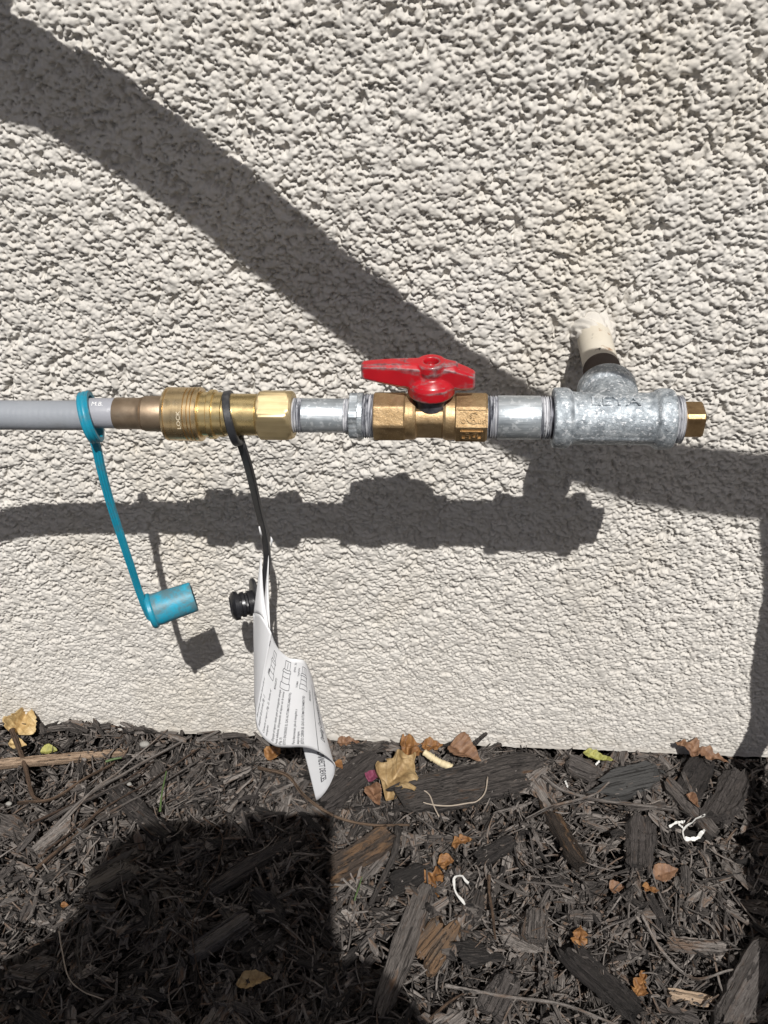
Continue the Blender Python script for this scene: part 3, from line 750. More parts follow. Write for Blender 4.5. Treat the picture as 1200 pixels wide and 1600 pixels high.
print_line(ink, '(ESTO CIERRA EL GAS AUTOMATICAMENTE)', .70, .04, .62, .044)
for s_, u_, a, b in (('TAPON', .05, .86, .93), ('TOMA', .13, .66, .72), ('MANGUITO', .275, .60, .72), ('(FIG. 2)', .525, .86, .96), ('TAPON', .595, .82, .91), ('TOMA', .585, .70, .77), ('MANGUITO', .80, .62, .74)):
    print_line(ink, s_, u_, a, b, .040)
print_line(ink, 'Dewing Corporation of CA', .915, .20, .82, .055, .3)
def line(mb, u0, v0, u1, v1, t=.0075, Sf=None):
    Sf = Sf or S; K = 12; V, Fc = [], []
    du, dv = u1 - u0, v1 - v0; L = math.hypot(du, dv) + 1e-9; a, b = -dv / L * t, du / L * t
    for i in range(K + 1):
        q = i / K
        for sg in (-.5, .5): u = u0 + du * q + a * sg; v = v0 + dv * q + b * sg; V.append(Sf(u, v) + nrm(Sf, u, v) * .0002)
    for i in range(K): Fc.append((2 * i, 2 * i + 1, 2 * i + 3, 2 * i + 2))
    mb.add(V, Fc)
line(ink, .838, .02, .838, .86, .005)
def fitting(u, v, w, h, t=.006):                      # little outline drawing of a coupler with its plug
    for a, b, c, d in ((-.5, 0, .5, 0), (.5, 0, .5, .22), (.5, .22, -.5, .22), (-.5, .22, -.5, 0), (-.4, .22, -.4, .6), (.4, .22, .4, .6), (-.48, .6, .48, .6), (-.48, .6, -.4, .7), (.48, .6, .4, .7), (-.4, .7, .4, .7), (-.3, .7, -.3, 1), (.3, .7, .3, 1), (-.3, 1, .3, 1), (0, .75, 0, .95), (-.4, .42, .4, .42)):
        line(ink, u + a * w, v + b * h, u + c * w, v + d * h, t)
fitting(.165, .66, .10, .27); fitting(.395, .66, .13, .30); fitting(.675, .69, .12, .24)
part('printing', (ink.v, ink.f), ptag, M['ink'], smooth=False)
ink2 = MB()
for v in [0]:
    V, Fc = text_geo('DISCONNECT DEVICES', 1.0, 0.0, 0, 'LEFT', .02); L = max(p[0] for p in V); out = []
    for p in V:
        q = 1.03 - p[0] / L * .78; w = .70 - p[1] * .27
        out.append(S2(w, q) + nrm(S2, w, q) * .00025)
    ink2.add(out, Fc)
part('title_printing', (ink2.v, ink2.f), ptag, M['ink'], smooth=False)

# ------------------------------------------------------------------ ground and mulch
SOIL = -H - .030
def build_ground():
    xs = np.concatenate([[-60, -8, -2, -.8], np.arange(-.45, .65, .008), [1, 2.5, 9, 60]]); ys = np.concatenate([[-60, -9, -3, -1.2, -.8], np.arange(-.55, .05, .008), [.3, 2, 60]])
    XX, YY = np.meshgrid(xs, ys, indexing='ij')
    z = SOIL + .010 * (vnoise(XX * 1.0, YY, 41, .05) - .5) + .004 * (vnoise(XX, YY, 42, .018) - .5)
    idx = np.arange(XX.size).reshape(XX.shape); q = np.stack([idx[:-1, :-1], idx[1:, :-1], idx[1:, 1:], idx[:-1, 1:]], -1).reshape(-1, 4)
    me = fast_mesh('ground', np.stack([XX, YY, z], -1).reshape(-1, 3), q); o = link('ground', me, None, M['soil']); o['kind'] = 'structure'; o['label'] = 'dark soil under the bark mulch'; return o
build_ground()
pv, pf_ = box((.5, -2.6, -H - .03), (9, 0, 0), (0, 1.75, 0), (0, 0, .05))  # unseen path added behind the camera for bounce light and metal reflections
path = link('path', mesh_from(pv, pf_, 'path', False), None, plain('bounce_path_concrete', (.22, .21, .195), .85)); path['kind'] = 'structure'; path['label'] = 'unseen pale concrete path added along the mulch bed to bounce light'

# height field the pieces settle on
HX0, HY0, HS = -.42, -.50, .002
HN = (int(1.0 / HS), int(.52 / HS)); HF = np.full(HN, SOIL); HT = np.full(HN, SOIL)
gx = HX0 + np.arange(HN[0]) * HS; gy = HY0 + np.arange(HN[1]) * HS
def top_of(x, y):
    """how high the mulch may heap up: banked against the wall at the left, a little below the wall edge at the right"""
    near = min(1., max(0., (y + .05) / .05)); left = min(1., max(0., (.06 - x) / .25))
    return -H + (.012 * (1 - near) + near * (-.0035 + .017 * left))
def hsample(x, y):
    return HF[int(np.clip((x - HX0) / HS, 0, HN[0] - 1)), int(np.clip((y - HY0) / HS, 0, HN[1] - 1))]
def tsample(x, y, m=1):
    i = int(np.clip((x - HX0) / HS, m, HN[0] - 1 - m)); j = int(np.clip((y - HY0) / HS, m, HN[1] - 1 - m)); return float(HT[i - m:i + m + 1, j - m:j + m + 1].max())
def traise(x, y, z, m=1):
    i = int(np.clip((x - HX0) / HS, m, HN[0] - 1 - m)); j = int(np.clip((y - HY0) / HS, m, HN[1] - 1 - m)); q = HT[i - m:i + m + 1, j - m:j + m + 1]; np.maximum(q, z, out=q)
def hraise(x, y, z, m=1):
    i = int(np.clip((x - HX0) / HS, m, HN[0] - 1 - m)); j = int(np.clip((y - HY0) / HS, m, HN[1] - 1 - m))
    s_ = HF[i - m:i + m + 1, j - m:j + m + 1]; np.maximum(s_, z, out=s_)

def chip_shape(g, L, w, t, ns=6, nc=5, bend=.15, rag=.5):
    """local chip: length along x; returns verts (ns*nc,3) and grain coords"""
    sx = np.linspace(-.5, .5, ns); ang = np.arange(nc) * 2 * np.pi / nc + g.uniform(0, 6)
    wp = np.clip(1 - np.abs(sx * 2) ** g.uniform(3, 8) * g.uniform(.05, .6), .15, 1) * g.uniform(.75, 1.1, ns)
    b1, b2 = g.normal(0, bend, 2); cy = b1 * (sx ** 2 - .08) * L + b2 * (sx ** 3) * L * 1.2; cz = g.normal(0, bend * .45) * (sx ** 2 - .08) * L
    tw = g.normal(0, .5)
    ridge = 1 + g.normal(0, .16, nc)
    cross_y = np.cos(ang) * g.uniform(.8, 1.15, nc); cross_z = np.sin(ang) * g.uniform(.7, 1.2, nc) * ridge
    V = np.zeros((ns, nc, 3))
    for i in range(ns):
        yy = cross_y * w * .5 * wp[i] * g.uniform(.9, 1.1, nc); zz = cross_z * t * .5 * (.5 + .5 * wp[i]) * g.uniform(.8, 1.2, nc)
        a = tw * sx[i]; V[i, :, 0] = sx[i] * L + (g.normal(0, rag * w * .35, nc) if i in (0, ns - 1) else 0)
        V[i, :, 1] = cy[i] + yy * math.cos(a) - zz * math.sin(a); V[i, :, 2] = cz[i] + yy * math.sin(a) + zz * math.cos(a)
    gr = V.reshape(-1, 3).copy(); gr += g.uniform(-5, 5, 3)
    return V.reshape(-1, 3), gr
def chip_faces(ns, nc):
    q = [(i * nc + j, i * nc + (j + 1) % nc, (i + 1) * nc + (j + 1) % nc, (i + 1) * nc + j) for i in range(ns - 1) for j in range(nc)]
    return q, [tuple(range(nc))[::-1], tuple((ns - 1) * nc + j for j in range(nc))]

def settle(x, y, ang, L, t, sink=.5, nsmp=5, mm=0):
    """where a piece of length L lies on the height field: returns z, pitch"""
    c, s_ = math.cos(ang), math.sin(ang); q = np.linspace(-.5, .5, nsmp) * L
    hs = np.array([hsample(x + c * a, y + s_ * a) for a in q])
    half = nsmp // 2
    za, zb_ = hs[:half + 1].max(), hs[half:].max()
    pitch = math.atan2((zb_ - za), L * .6) * .75; pitch = max(-.45, min(.45, pitch))
    z = min(hs.max() * (1 - sink) + hs.mean() * sink + t * .35, top_of(x, y) + .001)
    for a in q: traise(x + c * a, y + s_ * a, z + t * .4 + math.tan(pitch) * a, 1)
    for a in q: hraise(x + c * a, y + s_ * a, min(z + t * .4 + math.tan(pitch) * a, top_of(x, y)), mm)
    return z, pitch

def attrs(me, grain, tone):
    a = me.attributes.new('grain', 'FLOAT_VECTOR', 'POINT'); a.data.foreach_set('vector', np.asarray(grain, np.float32).ravel())
    b = me.attributes.new('tone', 'FLOAT', 'POINT'); b.data.foreach_set('value', np.asarray(tone, np.float32).ravel())

def in_view(x, y, mar=60):
    d = np.array([x, y, -H]) - CAM; q = d @ cf
    if q < .05: return False
    px, py = 600 + F * (d @ cr) / q, 800 - F * (d @ cu) / q
    return -mar < px < 1200 + mar and py < 1600 + mar * 2

class Heap:
    """pieces nobody could count: one mesh"""
    def __init__(s): s.V = []; s.G = []; s.T = []; s.Q = []; s.C = []; s.n = 0
    def add(s, g, x, y, ang, L, w, t, ns, nc, bend, sink, lift=0.0, roll=None, tip=.10, z_at=None):
        v, gr = chip_shape(g, L, w, t, ns, nc, bend)
        z, pitch = settle(x, y, ang, L, t, sink, 5, 1 if w > .004 else 0) if z_at is None else (z_at, 0.0); pitch += g.normal(0, tip)
        z += lift; roll = g.normal(0, .35) if roll is None else roll
        cr_, sr = math.cos(roll), math.sin(roll); y2 = v[:, 1] * cr_ - v[:, 2] * sr; z2 = v[:, 1] * sr + v[:, 2] * cr_
        cp, sp = math.cos(pitch), math.sin(pitch); x3 = v[:, 0] * cp - z2 * sp; z3 = v[:, 0] * sp + z2 * cp
        c, s_ = math.cos(ang), math.sin(ang)
        P = np.stack([x + x3 * c - y2 * s_, np.minimum(y + x3 * s_ + y2 * c, .004), z + z3], -1)
        q, cp_ = chip_faces(ns, nc)
        s.V.append(P); s.G.append(gr); s.T.append(np.full(len(P), g.random())); s.Q += [tuple(k + s.n for k in f) for f in q]; s.C += [tuple(k + s.n for k in f) for f in cp_]; s.n += len(P)
    def build(s, name, m, label):
        me = bpy.data.meshes.new(name); me.from_pydata(np.vstack(s.V).tolist(), [], s.Q + s.C); attrs(me, np.vstack(s.G), np.concatenate(s.T))
        o = link(name, me, None, m); tag(o, label, None, None, 'stuff'); return o

def spot(g, ymin=-.33):
    while True:
        x, y = g.uniform(-.33, .52), g.uniform(ymin, .0)
        if in_view(x, y): return x, y

gm = np.random.default_rng(99)
heap = Heap()
for i in range(2600):                                      # bottom layer
    x, y = spot(gm); heap.add(gm, x, y, gm.uniform(0, 6.28), gm.uniform(.010, .042), gm.uniform(.003, .010), gm.uniform(.0022, .0055), 6, 6, .10, .3)
for i in range(200):                                       # rough ground beyond the frame
    x, y = gm.uniform(-.42, .57), gm.uniform(-.5, -.3)
    heap.add(gm, x, y, gm.uniform(0, 6.28), gm.uniform(.02, .06), gm.uniform(.005, .014), gm.uniform(.003, .006), 5, 5, .1, .4)

for i in range(1700):                                      # the same mulch carried on outside the frame
    x, y = gm.uniform(-1.5, 1.7), gm.uniform(-.82, -.005)
    if -.40 < x < .56 and y > -.40: continue
    heap.add(gm, x, y, gm.uniform(0, 6.28), gm.uniform(.02, .06), gm.uniform(.006, .016), gm.uniform(.004, .009), 5, 5, .1, .4, 0.0, None, .2, SOIL + gm.uniform(.002, .022))

# individual chips: a few shapes shared by many objects
chip_meshes = []
for k in range(26):
    L = gm.uniform(.012, .038); w = gm.uniform(.0028, .0085); t = gm.uniform(.002, .0045)
    if k % 5 == 0: w = L * gm.uniform(.45, .7)
    v, gr = chip_shape(gm, L, w, t, 9, 10, .07, .35); q, c = chip_faces(9, 10)
    me = mesh_from(v, q + c, 'mulch_chip', False); attrs(me, gr, np.full(len(v), gm.random() * .2)); me.materials.append(M['mulch'] if k % 3 else M['bark'])
    chip_meshes.append((me, L, t, w))
def drop(name, me, x, y, ang, L, t, sink=.5, roll=0.0, lift=0.0, pitch=None):
    z, p = settle(x, y, ang, L, t, sink, 5, 2); p = (p if pitch is None else pitch) + gm.normal(0, .12)
    o = bpy.data.objects.new(name, me); COL.objects.link(o)
    o.location = (x, y, z + lift); o.rotation_mode = 'XYZ'
    o.matrix_world = Matrix.Translation((x, y, z + lift)) @ Matrix.Rotation(ang, 4, 'Z') @ Matrix.Rotation(-p, 4, 'Y') @ Matrix.Rotation(roll, 4, 'X')
    return o
def lay(x, y): return 6.28 * 1.4 * float(vnoise(np.array([x, x]), np.array([y, y]), 77, .07)[0])      # shreds lie in loose bundles
for i in range(1900):                                      # shredded fibres
    x, y = spot(gm); a = lay(x, y) + gm.normal(0, .55)
    heap.add(gm, x, y, a, gm.gamma(2.6, .0080) + .006, gm.uniform(.0008, .0036), gm.uniform(.0006, .0020), 7, 4, .22, .25)
for i in range(3000):                                      # flakes and wedges lying at all angles
    x, y = spot(gm); L = gm.uniform(.007, .024)
    heap.add(gm, x, y, lay(x, y) + gm.normal(0, .9), L, L * gm.uniform(.18, .55), gm.uniform(.0012, .0038), 5, 6, .10, .1, 0.0, gm.normal(0, .6), .32)
for i in range(2000):
    x, y = spot(gm); a = lay(x, y) + gm.normal(0, .6)
    heap.add(gm, x, y, a, gm.gamma(2.6, .0075) + .006, gm.uniform(.0007, .0022), gm.uniform(.0006, .0014), 7, 4, .22, .25)
for i in range(270):
    me, L, t, w = chip_meshes[i % len(chip_meshes)]; q = w / L
    for _ in range(50):
        x, y = spot(gm)
        if y < -.012: break
    ang = gm.uniform(0, 6.28)
    if abs(math.sin(ang)) * L * .5 > -y: ang = gm.normal(0, .15)
    o = drop('mulch_chip', me, x, y, ang, L, t, .15, gm.normal(0, .35))
    kind = ('broad, nearly square', 'broad loose mulch chips') if q > .42 else ('narrow splinter-like', 'narrow loose mulch chips') if q < .2 else ('short oblong', 'oblong loose mulch chips')
    tag(o, kind[0] + ' dark brown mulch chip lying loose in the mulch bed', 'mulch chip', kind[1])

for i in range(1800):                                      # crumbs
    x, y = spot(gm); heap.add(gm, x, y, gm.uniform(0, 6.28), gm.uniform(.002, .008), gm.uniform(.0015, .0045), gm.uniform(.001, .0028), 4, 5, .1, .2)

for i in range(170):                                       # bits pushed up against the wall edge at the left
    x = gm.uniform(-.29, .16); L = gm.uniform(.006, .022)
    heap.add(gm, x, gm.uniform(-.013, -.004), gm.normal(0, .5), L, L * gm.uniform(.15, .5), gm.uniform(.0012, .003), 5, 6, .1, .1, gm.uniform(0, .006) * (1 if x < .05 else .4), gm.normal(0, .6), .2)

# hand placed pieces: (name, label, material, end a, end b in photo pixels, width px, thickness m, seed)
def slab(name, label, mat, a, b, wpx, t, seed, group=None, cat='wood chip', ns=18, nc=22, bend=.03, rag=.3, sink=.15, roll=0.0, lift=0.0, zref=None):
    g = np.random.default_rng(seed); A, B = G(*a, z=-H + .003), G(*b, z=-H + .003); d = B - A; L = float(np.hypot(d[0], d[1])); ang = math.atan2(d[1], d[0]); c = (A + B) / 2
    depth = float((c - CAM) @ cf) / F; w = wpx * depth * .95
    sx = np.linspace(-.5, .5, ns); V = np.zeros((ns, nc, 3)); th = np.arange(nc) * 2 * np.pi / nc
    t = t * 1.25; gv = g.normal(0, .17, nc); gv2 = g.normal(0, .10, (ns, nc)); wl_ = g.normal(0, .05, ns).cumsum(); wr_ = g.normal(0, .05, ns).cumsum(); b1 = g.normal(0, bend)
    er = [sum(g.normal(0, rag * w * .42 / (k + 1)) * np.sin((k + 1) * th + g.uniform(0, 6)) for k in range(5)) + g.normal(0, rag * w * .26, nc) for _ in range(2)]
    for i in range(ns):
        e = np.clip(1 - abs(sx[i] * 2) ** 9 * .35, 0, 1)
        for j in range(nc):
            cy, cz = math.cos(th[j]), math.sin(th[j]); cy = math.copysign(abs(cy) ** .55, cy); cz = math.copysign(abs(cz) ** .45, cz)
            yy = cy * w * .5 * e * (1 + (wl_ if cy > 0 else wr_)[i] + g.normal(0, .035)); zz = cz * t * .5 * (1 + gv[j] + gv2[i, j])
            x = sx[i] * L + (er[0][j] * (i == 0) + er[1][j] * (i == ns - 1)) + (er[0][j] * .5 * (i == 1) + er[1][j] * .5 * (i == ns - 2))
            V[i, j] = (x, yy + b1 * (sx[i] ** 2 - .08) * L, zz)
    V = V.reshape(-1, 3); q, cp = chip_faces(ns, nc)
    me = mesh_from(V, q + cp, name, True, 28); attrs(me, V + g.uniform(-5, 5, 3), np.full(len(V), g.random() * .4)); me.materials.append(M[mat])
    # width samples too, so the slab lies on top of what is under it
    n_ = np.array([-math.sin(ang), math.cos(ang)])
    hs = [hsample(c[0] + math.cos(ang) * q_ * L + n_[0] * r_ * w, c[1] + math.sin(ang) * q_ * L + n_[1] * r_ * w) for q_ in (-.4, -.2, 0, .2, .4) for r_ in (-.4, 0, .4)]
    z = np.percentile(hs, 80) * (1 - sink) + np.mean(hs) * sink + t * .35 + lift
    z = min(z, top_of(c[0], c[1]) - t * .05 + lift)
    for q_ in np.linspace(-.48, .48, max(3, int(L / HS))):
        for r_ in np.linspace(-.45, .45, max(2, int(w / HS))):
            hraise(c[0] + math.cos(ang) * q_ * L + n_[0] * r_ * w, c[1] + math.sin(ang) * q_ * L + n_[1] * r_ * w, z + t * .45, 0); traise(c[0] + math.cos(ang) * q_ * L + n_[0] * r_ * w, c[1] + math.sin(ang) * q_ * L + n_[1] * r_ * w, z + t * .5, 0)
    o = bpy.data.objects.new(name, me); COL.objects.link(o)
    o.matrix_world = Matrix.Translation((c[0], c[1], z)) @ Matrix.Rotation(ang, 4, 'Z') @ Matrix.Rotation(g.normal(0, .07), 4, 'Y') @ Matrix.Rotation(roll + g.normal(0, .12), 4, 'X')
    return tag(o, label, cat, group)
S_ = slab
S_('bark_slab', 'biggest dark bark slab, lying under the pale string loop', 'mulch', (624, 1262), (846, 1206), 66, .009, 201, cat='bark')
S_('bark_slab', 'broad purplish bark piece beside the tip of the paper tag', 'bark', (505, 1262), (590, 1190), 60, .009, 202, cat='bark')
S_('bark_slab', 'long straight bark strip running down to the photo bottom beside the shadow', 'mulch', (668, 1395), (598, 1590), 42, .008, 203, cat='bark')
S_('wood_chunk', 'dark chunk with an orange broken face beside the shadow of the phone', 'bark_orange', (518, 1372), (612, 1318), 44, .012, 204, cat='wood chunk')
S_('flat_stone', 'flat charcoal stone with a pointed top near the wall base', 'grey_stone', (948, 1236), (1026, 1222), 50, .008, 205, cat='stone', ns=8, rag=.5, bend=0)
S_('bark_slab', 'grey bark slab leaning left of the shaded strip, under the crumbled brown leaf', 'bark', (1060, 1262), (1100, 1196), 48, .009, 206, cat='bark')
S_('bark_slab', 'grey curved bark slab right beside the shaded strip at the wall', 'bark', (1112, 1292), (1152, 1216), 52, .010, 207, cat='bark')
S_('broken_stick', 'grey brown stick end pointing at the white paint scraps', 'mulch', (1038, 1232), (1115, 1312), 24, .009, 208, cat='stick')
S_('split_log', 'orange brown splintered stick lying steeply below the flat stone', 'bark_orange', (850, 1262), (908, 1362), 30, .010, 209, cat='stick')
S_('wood_block', 'square sawn grey block of wood in the mulch', 'mulch', (840, 1428), (838, 1476), 40, .010, 210, cat='wood block', ns=8, rag=.08, bend=0)
S_('bark_slab', 'long charcoal bark slab near the bottom, left of the pale orange chip', 'bark', (880, 1484), (988, 1592), 46, .010, 211, cat='bark')
S_('bark_slab', 'thick grey bark slab in the bottom right corner', 'bark', (1192, 1492), (1128, 1612), 58, .013, 212, cat='bark')
S_('bark_slab', 'upright dark bark piece left of the white paint scraps', 'bark', (998, 1290), (996, 1368), 44, .009, 213, cat='bark')
S_('split_stick', 'long pale split stick lying along the wall at the left edge', 'pale_wood', (-8, 1208), (196, 1168), 15, .006, 214, cat='stick')
S_('bark_slab', 'grey bark slab pointing at the top of the hand shadow', 'mulch', (178, 1236), (268, 1308), 36, .008, 215, cat='bark')
S_('wood_chip', 'pale orange wood chip near the bottom edge', 'pale_wood', (1044, 1554), (1112, 1566), 17, .005, 216, cat='wood chip', ns=8)
S_('wood_chip', 'reddish brown flat chip beside the long bark strip', 'bark_orange', (652, 1498), (692, 1452), 34, .005, 217, cat='wood chip', ns=8, rag=.5)
S_('wood_chunk', 'dark chunk with yellow torn fibres near the long bark strip', 'bark_orange', (668, 1526), (712, 1458), 28, .008, 218, cat='wood chunk')
S_('dirt_clod', 'pale greyish clod at the left rim of the hand shadow', 'clod', (150, 1388), (212, 1352), 40, .012, 219, cat='clod', ns=8, rag=.4, bend=0)
S_('bark_slab', 'brown bark strip under the tangle of long fibres at the left', 'mulch', (60, 1340), (112, 1292), 22, .007, 220, cat='bark')
S_('bark_slab', 'round edged dark bark piece just right of the paper tag below the wall', 'bark', (890, 1192), (935, 1215), 38, .009, 221, cat='bark', ns=8)
S_('bark_slab', 'flat tan bark strip low at the right, beside the shaded strip', 'mulch', (1045, 1478), (1130, 1492), 22, .006, 222, cat='bark')
S_('bark_slab', 'charcoal bark flake at the bottom edge below the square block', 'bark', (800, 1528), (770, 1590), 40, .007, 223, cat='bark')
S_('bark_slab', 'dark bark flake beneath the torn orange leaf', 'bark', (610, 1392), (660, 1372), 40, .006, 224, cat='bark', ns=8)
S_('bark_slab', 'dark curved bark piece above the square block', 'bark', (745, 1345), (800, 1315), 26, .008, 225, cat='bark')
S_('bark_slab', 'long dark slab lying inside the hand shadow', 'bark', (330, 1400), (470, 1310), 30, .008, 226, cat='bark')
S_('bark_slab', 'dark slab low in the hand shadow beside the shaded leaf', 'bark', (300, 1500), (390, 1445), 32, .008, 227, cat='bark')

for i in range(2600):                                      # last thin scatter over the slabs
    x, y = spot(gm); heap.add(gm, x, y, lay(x, y) + gm.normal(0, .8), gm.gamma(2.4, .0060) + .004, gm.uniform(.0005, .0022), gm.uniform(.0004, .0010), 6, 4, .3, .5)
for i in range(2200):                                      # grit
    x, y = spot(gm); heap.add(gm, x, y, gm.uniform(0, 6.28), gm.uniform(.0015, .005), gm.uniform(.001, .0028), gm.uniform(.0006, .0016), 4, 5, .1, .3)
heap.build('mulch_shreds', M['mulch'], 'shredded dark bark mulch covering the bed at the wall base')

# twigs: polylines on the mulch
def twig(name, label, mat, pts, rpx, seed, cat='twig', lift=.004, group=None, taper=.6, flat=1.0):
    g = np.random.default_rng(seed); P = []
    for a in pts:
        lf = a[2] if len(a) > 2 else lift
        p = G(a[0], a[1], z=-H + lf); P.append(p)
    P = spline(P, 40); tz = np.array([tsample(p[0], p[1]) for p in P])
    for _ in range(4): tz = np.maximum(tz, np.convolve(np.pad(tz, 2, mode='edge'), np.ones(5) / 5, 'valid'))
    for _ in range(6): tz = np.convolve(np.pad(tz, 2, mode='edge'), np.ones(5) / 5, 'valid')
    up_ = np.array([p[2] for p in P]) - (-H + .004)
    for i in range(40): P[i][2] = max(P[i][2], tz[i] - .0005 + max(up_[i], 0) * .15) if P[i][1] < -.004 else P[i][2]
    r = rpx * float((P[20] - CAM) @ cf) / F
    rr_ = [r * (1 - (1 - taper) * i / 39) * (1 + g.normal(0, .08)) for i in range(40)]
    V, Fc = tube(P, rr_, 8); o0 = P[20].copy(); V = np.array(V) - o0
    me = mesh_from(V, Fc, name, True, 0); L = np.repeat(np.arange(40) * .004, 8); gr = np.stack([L, np.tile(np.arange(8) * r, 40), np.zeros(320)], -1) + g.uniform(-5, 5, 3)
    attrs(me, gr, np.full(320, g.random())); o = link(name, me, None, M[mat]); o.location = o0
    return tag(o, label, cat, group)
twig('twig', 'thick brown twig standing from the curled yellow leaf at the left', 'twig', [(18, 1140, .022), (28, 1165, .016), (40, 1200, .01), (52, 1245, .006), (70, 1256)], 5, 301, taper=.5)
twig('twig', 'long thin pale root curving below the paper tag', 'twig', [(405, 1208), (450, 1222), (476, 1252), (520, 1280), (580, 1292), (640, 1296)], 3.2, 302, taper=.6)
twig('twig', 'straight dark twig between the big bark slab and the chunk', 'mulch', [(622, 1302), (618, 1340), (600, 1378), (578, 1420)], 6, 303, taper=.6)
twig('twig', 'long dark twig crossing from the flat stone to the left', 'mulch', [(820, 1288), (870, 1270), (925, 1250), (950, 1232)], 2.8, 304, taper=.7)
twig('twig', 'long bent twig from the stick end towards the left', 'mulch', [(845, 1225), (880, 1245), (960, 1262), (1050, 1276)], 3.2, 305, taper=.8)
twig('twig', 'curved dark twig near the bottom right', 'mulch', [(1000, 1440), (1030, 1490), (1080, 1530), (1140, 1528)], 3, 306)
twig('twig', 'upright thin tan twig right of the white curl', 'twig', [(764, 1368), (765, 1400), (774, 1470)], 3, 307)
twig('twig', 'very thin curved stalk arching into the hand shadow', 'string', [(92, 1455), (98, 1490), (115, 1540), (162, 1562)], 1.3, 308, 'stalk', .01)
twig('twig', 'fine dark stalk arching across the hand shadow', 'twig', [(318, 1278), (348, 1310), (330, 1380), (302, 1440), (308, 1510), (325, 1552)], 1.2, 309, 'stalk', .012)
twig('twig', 'thin black twig leaning against the wall base at the left', 'mulch', [(190, 1128, .012), (225, 1140, .008), (270, 1150)], 1.8, 310)
twig('twig', 'thin brown twig lying along the wall base left of the centre', 'twig', [(132, 1130, .010), (165, 1134, .008), (200, 1138)], 1.8, 311)
twig('twig', 'forked black twig sticking up against the wall right of the leaves', 'bark', [(738, 1166, .004), (748, 1156, .012), (760, 1146, .022)], 4, 312, taper=.7)
twig('twig', 'long straight stick crossing the bottom edge near the middle', 'mulch', [(695, 1545), (770, 1560), (880, 1578), (960, 1610)], 3.5, 313)
twig('twig', 'pale straight twig rising to the right at the bottom', 'twig', [(672, 1602), (700, 1575), (724, 1560)], 3, 314)
FT = [(60, 1330, 300, 1150), (75, 1338, 310, 1170), (95, 1300, 262, 1140), (50, 1295, 240, 1190), (110, 1320, 330, 1176), (30, 1260, 180, 1190), (80, 1290, 220, 1210), (60, 1365, 160, 1270)]
for k, (a, b, c, d) in enumerate(FT):
    g = np.random.default_rng(400 + k)
    twig('fibre', 'long stringy brown fibre in the tangle by the wall at the left', 'twig' if k % 2 else 'mulch', [(a, b), ((a + c) / 2 + g.normal(0, 8), (b + d) / 2 + g.normal(0, 8)), (c, d)], g.uniform(1.6, 3.4), 410 + k, 'fibre', .005, 'long fibres at the left')

# leaves
def leaf(name, label, mat, c, lpx, wpx, ang, seed, crumple=.3, curl=.3, lift=.006, cat='leaf', lobes=0, rot=(0, 0), group=None):
    g = np.random.default_rng(seed); p = G(*c, z=-H + .004); dp = float((p - CAM) @ cf) / F; L, w = lpx * dp * 1.0, wpx * dp * .95
    nu, nv = 30, 21; V, gr = [], []
    ox, oy = g.uniform(0, 3, 2); ed = 1 + np.cumsum(g.normal(0, .06, (2, nu)), 1) * .35 + g.normal(0, .05, (2, nu)); k1 = g.uniform(.55, .9); cv = g.normal(0, .12)
    for i in range(nu):
        a = i / (nu - 1); wd = math.sin(math.pi * a ** k1) ** .85 * (1 - .35 * a) * 1.25
        if a < .08 and not lobes: wd = max(wd, .06)
        if lobes: wd *= .45 + .55 * abs(math.sin(a * math.pi * lobes + .6)) ** .7
        for j in range(nv):
            b = j / (nv - 1) * 2 - 1
            x = (a - .5) * L; y = b * w * .5 * wd * ed[0 if b < 0 else 1, i] + cv * L * ((a - .5) ** 2)
            z = abs(b) * wd * w * .5 * (.25 + curl * .8) * (1 + .5 * (b > 0)) + curl * L * .5 * (a - .5) ** 2
            X_ = np.array([x + ox, x + ox]); Y_ = np.array([y + oy, y + oy])
            z += crumple * (w * .55 * (float(vnoise(X_, Y_, seed, w * .33)[0]) - .5) + w * .28 * (float(vnoise(X_, Y_, seed + 1, w * .14)[0]) - .5))
            dx = crumple * w * .22 * (float(vnoise(X_, Y_, seed + 2, w * .3)[0]) - .5); dy = crumple * w * .3 * (float(vnoise(X_, Y_, seed + 3, w * .3)[0]) - .5)
            V.append((x + dx, y + dy, z)); gr.append((x, y, 0))
    Fc = [(i * nv + j, (i + 1) * nv + j, (i + 1) * nv + j + 1, i * nv + j + 1) for i in range(nu - 1) for j in range(nv - 1)]
    me = mesh_from(V, Fc, name, True, 0); attrs(me, np.array(gr) + g.uniform(-5, 5, 3), np.full(len(V), g.random())); me.materials.append(M[mat])
    o = bpy.data.objects.new(name, me); COL.objects.link(o)
    z = max(.5 * (tsample(p[0], p[1], 2) + hsample(p[0], p[1])), -H - .003) + lift * .25
    o.matrix_world = Matrix.Translation((p[0], p[1], z)) @ Matrix.Rotation(ang, 4, 'Z') @ Matrix.Rotation(rot[1], 4, 'Y') @ Matrix.Rotation(rot[0], 4, 'X')
    md = o.modifiers.new('t', 'SOLIDIFY'); md.thickness = .0003
    return tag(o, label, cat, group)
leaf('dry_leaf', 'curled cream yellow leaf against the wall at the left edge', 'leaf_cream', (43, 1136), 52, 44, R_(75), 501, .5, .9, .020, rot=(.5, -.5))
leaf('dry_leaf', 'small yellow green leaf scrap on the pale stick', 'leaf_green', (76, 1171), 26, 20, R_(10), 502, .4, .2)
leaf('dry_leaf', 'big crumpled pale golden leaf beside the large bark slab', 'leaf_gold', (624, 1220), 88, 62, R_(63), 503, .9, .3, .010, rot=(.25, .0))
leaf('dry_leaf', 'crumpled bright orange leaf touching the wall base', 'leaf_orange', (648, 1172), 46, 40, R_(30), 504, .9, .35, .012)
